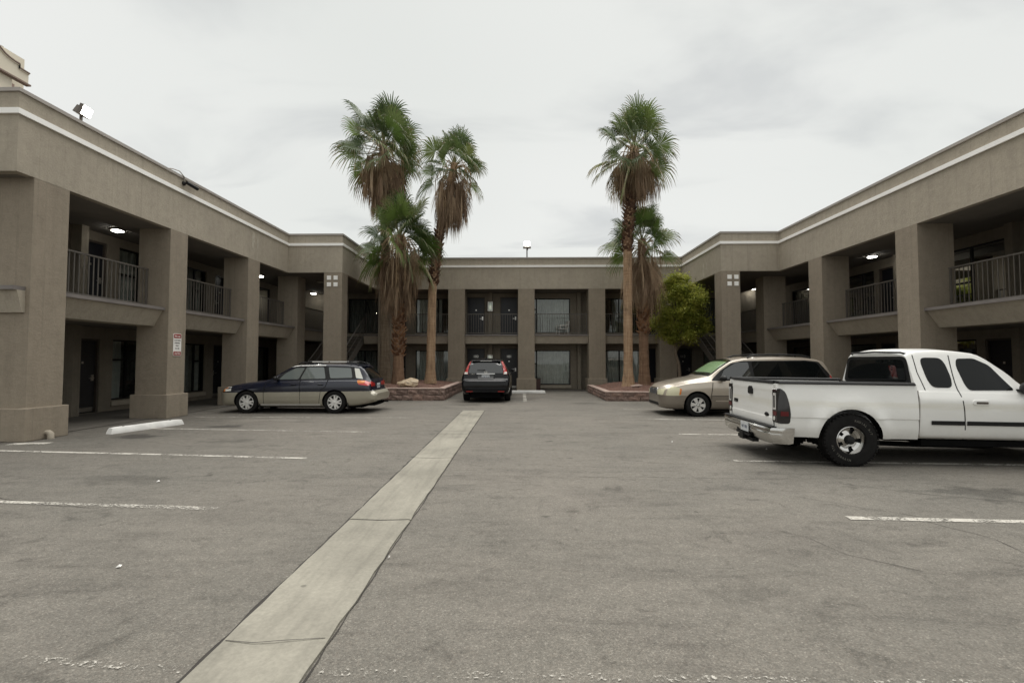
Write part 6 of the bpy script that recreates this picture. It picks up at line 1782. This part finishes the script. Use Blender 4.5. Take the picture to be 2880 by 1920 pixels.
    for s in (-1, 1):
        y0, y1 = s * .805, s * .955
        m = MB(); lens = rounded([(5.47, .63), (5.612, .63), (5.612, 1.17), (5.55, 1.17), (5.50, 1.11), (5.475, .95)], .04)
        m.prism(lens, 'y', min(y0, y1), max(y0, y1) + 0); lo = obj('tail_lamp', m, smoke, car)
        patch('lens', rounded([(5.405, .635), (5.597, .625), (5.597, 1.170), (5.535, 1.170), (5.470, 1.11), (5.425, .96), (5.40, .80)], .05), 'y-' if s < 0 else 'y+', smoke, lo, tbs[s], off=.008, res=.05)
        m = MB()
        for (ya, yb, za, zb_) in ((.83, .845, .84, 1.06), (.90, .93, .84, 1.10), (.845, .90, .84, .865), (.845, .90, 1.06, 1.10)): m.box(5.6155, s * ya, za, 5.621, s * yb, zb_)
        obj('light_bar', m, M['alloy'], lo)
        m = MB(); m.box(5.6125, s * .83, .75, 5.617, s * .94, .815); obj('reflector', m, dkred, lo); patch('reflector', [(5.44, .75), (5.56, .75), (5.56, .82), (5.44, .82)], 'y-' if s < 0 else 'y+', dkred, lo, tbs[s], off=.014, res=.05)
        m = MB(); m.lathe([(.001, .006), (.028, .006), (.034, 0)], 'x', 14, (5.6155, s * .865, .70)); obj('reversing_lamp', m, M['clear_lens'], lo)
    # chrome step bumper
    m = MB(); ys = [-1.0, -.985, -.93, -.80, -.45, -.40, 0, .40, .45, .80, .93, .985, 1.0]; dx = [-.27, -.16, -.04, .0, .015, .015, .02, .015, .015, .0, -.04, -.16, -.27]
    pr = [(5.60, .565), (5.74, .560), (5.762, .535), (5.765, .50), (5.755, .485), (5.765, .47), (5.745, .36), (5.70, .315), (5.63, .33)]
    rows = [[(x + d, y, z + (.03 if abs(y) < .42 and z < .4 else 0)) for x, z in pr] for y, d in zip(ys, dx)]
    k_ = len(pr); vs = [p for r_ in rows for p in r_]
    m.add(vs, [(i * k_ + k, i * k_ + k + 1, (i + 1) * k_ + k + 1, (i + 1) * k_ + k) for i in range(len(ys) - 1) for k in range(k_ - 1)] + [tuple(range(k_)), tuple((len(ys) - 1) * k_ + k for k in range(k_))])
    bp = obj('rear_bumper', m, M['chrome'], car, 35)
    m = MB(); m.box(5.62, -.95, .566, 5.735, .95, .580); obj('step_pad', m, M['trim'], bp)
    m = MB(); m.box(5.70, -.24, .37, 5.770, -.165, .55); m.box(5.70, .165, .37, 5.770, .24, .55); m.box(5.74, -.24, .335, 5.785, .30, .372); obj('hitch_step', m, M['black'], bp)
    pt = MB(); pt.box(5.786, -.02, .40, 5.796, .285, .555); pq = obj('licence_plate', pt, M['plate'], bp)
    inst('lettering', text_mesh('46T 803', .066, M['ink'], 'lettering', .001, .0006), pq, (5.797, .13, .475), (R(90), 0, R(90)))
    m = MB(); m.box(5.35, -.07, .25, 5.80, .07, .37); m.box(5.60, -.30, .24, 5.72, .30, .30); obj('tow_hitch', m, M['black'], car)
    # glazing
    fx = rounded([(2.00, 1.195), (2.66, 1.185), (2.70, 1.27), (2.74, 1.55), (2.70, 1.67), (2.44, 1.675), (2.24, 1.57)], .05)
    both('front_door_window', fx, GL, car, t, off=.006, res=.08)
    rx = rounded([(2.90, 1.22), (3.18, 1.22), (3.23, 1.34), (3.25, 1.60), (3.22, 1.68), (2.95, 1.68), (2.895, 1.60), (2.87, 1.36)], .07)
    both('rear_door_window', rx, GL, car, t, off=.006, res=.07)
    patch('rear_window_seal', rounded([(-.83, 1.24), (.83, 1.24), (.72, 1.665), (.64, 1.70), (-.64, 1.70), (-.72, 1.665)], .08), 'x+', M['trim'], car, t, off=.006, res=.1)
    patch('rear_window', rounded([(-.73, 1.30), (.73, 1.30), (.655, 1.645), (-.655, 1.645)], .07), 'x+', mat_glass_dark('cab_rear_glass', (.007, .008, .008), .015, 1.48), car, t, off=.014, res=.1)
    patch('windscreen', rounded([(1.76, -.74), (1.70, 0), (1.76, .74), (2.36, .66), (2.40, 0), (2.36, -.66)], .06), 'z+', GL, car, t, off=.006, res=.1)
    m = MB(); m.tube([(3.36, -.66, 1.735), (3.415, -.60, 1.76), (3.425, 0, 1.775), (3.415, .60, 1.76), (3.36, .66, 1.735)], .018, 6); obj('roof_edge_seal', m, M['trim'], car)
    for a in ('y-', 'y+'):
        stripe('door_gap', [(2.76, .45), (2.77, .60), (2.78, .75), (2.79, .9), (2.805, 1.02), (2.815, 1.12), (2.83, 1.2), (2.835, 1.3), (2.83, 1.42), (2.82, 1.55), (2.81, 1.64), (2.80, 1.72)], .014, a, M['trim'], car, t, .003)
        stripe('door_gap', [(3.30, 1.18), (3.34, 1.45), (3.33, 1.72)], .012, a, M['trim'], car, t, .003)
        stripe('door_gap', [(1.66, .47), (1.60, .9), (1.72, 1.12)], .014, a, M['trim'], car, t, .003)
        stripe('side_moulding', [(2.79, .692), (3.26, .692)], .062, a, M['trim'], car, t, .016)
        stripe('side_moulding', [(1.52, .692), (2.75, .692)], .062, a, M['trim'], car, t, .016)
        stripe('crease_line', [(3.80, .728), (4.0, .728)], .008, a, M['trim'], car, tb, .001) if False else None
    for s in (-1, 1):
        m = MB(); m.prism(rounded([(2.43, .965), (2.67, .965), (2.67, 1.045), (2.43, 1.045)], .035), 'y', s * .955, s * 1.012); q = obj('door_handle', m, white, car); bevel_mesh(q, .010, 2)
        m = MB(); m.prism(rounded([(2.455, .985), (2.625, .985), (2.625, 1.018), (2.455, 1.018)], .014), 'y', s * 1.0125, s * 1.014); obj('grip_recess', m, M['jamb'], q)
        door_mirror(car, 1.93, .94, 1.23, s, M['black'], (.11, .11, .10))
    # seats and wheel arches seen through the gap, chassis, axle
    m = MB(); m.box(3.41, -.95, .47, 3.445, .95, 1.17); obj('gap_filler', m, plain('rusty_brown_gap', (.055, .034, .022), .9, .4, 9.0), car)
    m = MB(); m.box(.4, -.46, .36, 5.5, -.36, .52); m.box(.4, .36, .36, 5.5, .46, .52); m.box(.3, -.75, .34, 3.3, .75, .43); m.tube([(4.44, -.85, .40), (4.44, -.15, .40), (4.44, 0, .40), (4.44, .15, .40), (4.44, .85, .40)], [.05, .06, .15, .06, .05], 12)
    m.tube([(2.2, .62, .30), (3.4, .60, .30), (4.9, .66, .34)], .04, 8); m.box(1.4, .80, .33, 3.35, .90, .42); m.box(1.4, -.90, .33, 3.35, -.80, .42); m.tube([(4.1, .8, .33), (4.9, .8, .33)], .03, 6); m.box(3.5, -.55, .40, 4.0, .55, .60)
    obj('chassis', m, M['under'], car)
    m = MB(); m.box(4.72, -.80, .35, 4.75, -.5, .52); m.box(3.44, -.92, .40, 3.9, -.6, .52); m.box(3.44, .6, .40, 3.9, .92, .52); obj('splash_guard', m, M['under'], car)
    st_ = MB(); st_.lathe([(.17, -.012), (.185, 0), (.17, .012), (.155, 0)], 'x', 24, closed=True); q = obj('steering_wheel', st_, M['black'], car, 60); q.location = (2.25, -.4, 1.18); q.rotation_euler = (0, R(25), 0)
    ws = wheels(car, (.95, 4.44), .885, .400, .265, .214, 'truck')
    # raised white tyre lettering on the near rear wheel
    for w in ws:
        if w.location.x > 4 and w.location.y > 0:
            for (txt, a0, sgn) in (('RADIAL A/T', R(90), 1), ('ALL TERRAIN', R(-90), -1)):
                for i, chh in enumerate(txt):
                    if chh == ' ': continue
                    rr_ = .302; da = .115
                    a = a0 - sgn * (i - (len(txt) - 1) / 2) * da
                    # the wheel is turned about z by 180 degrees: outer face is local -y
                    o = inst('lettering', text_mesh(chh, .045, M['tyre_ink'], 'lettering', .0006, .001), w, (rr_ * math.cos(a), -.1365, rr_ * math.sin(a)))
                    o.rotation_euler = Matrix.Rotation(-(a - R(90)) + (PI if sgn < 0 else 0), 3, 'Y').to_4x4().to_euler() if False else (Matrix.Rotation(-(a - R(90)) if sgn > 0 else -(a + R(90)), 4, 'Y') @ Matrix.Rotation(R(90), 4, 'X')).to_euler()
    for w in ws:
        if w.location.x < 2: w.location.z += .042
    done = set()
    for o in car.children_recursive:
        if o.type != 'MESH' or any(o is c or o.parent is c for c in ws): continue
        if o.location.x > 4.9: o.location.x = 4.9 + (o.location.x - 4.9) * .86; continue
        if o.data.name in done: continue
        done.add(o.data.name)
        for v in o.data.vertices:
            if v.co.x > 4.9: v.co.x = 4.9 + (v.co.x - 4.9) * .86
    return car
M['tyre_ink'] = plain('worn_tyre_lettering', (.11, .105, .09), .8, .2)
pickup()
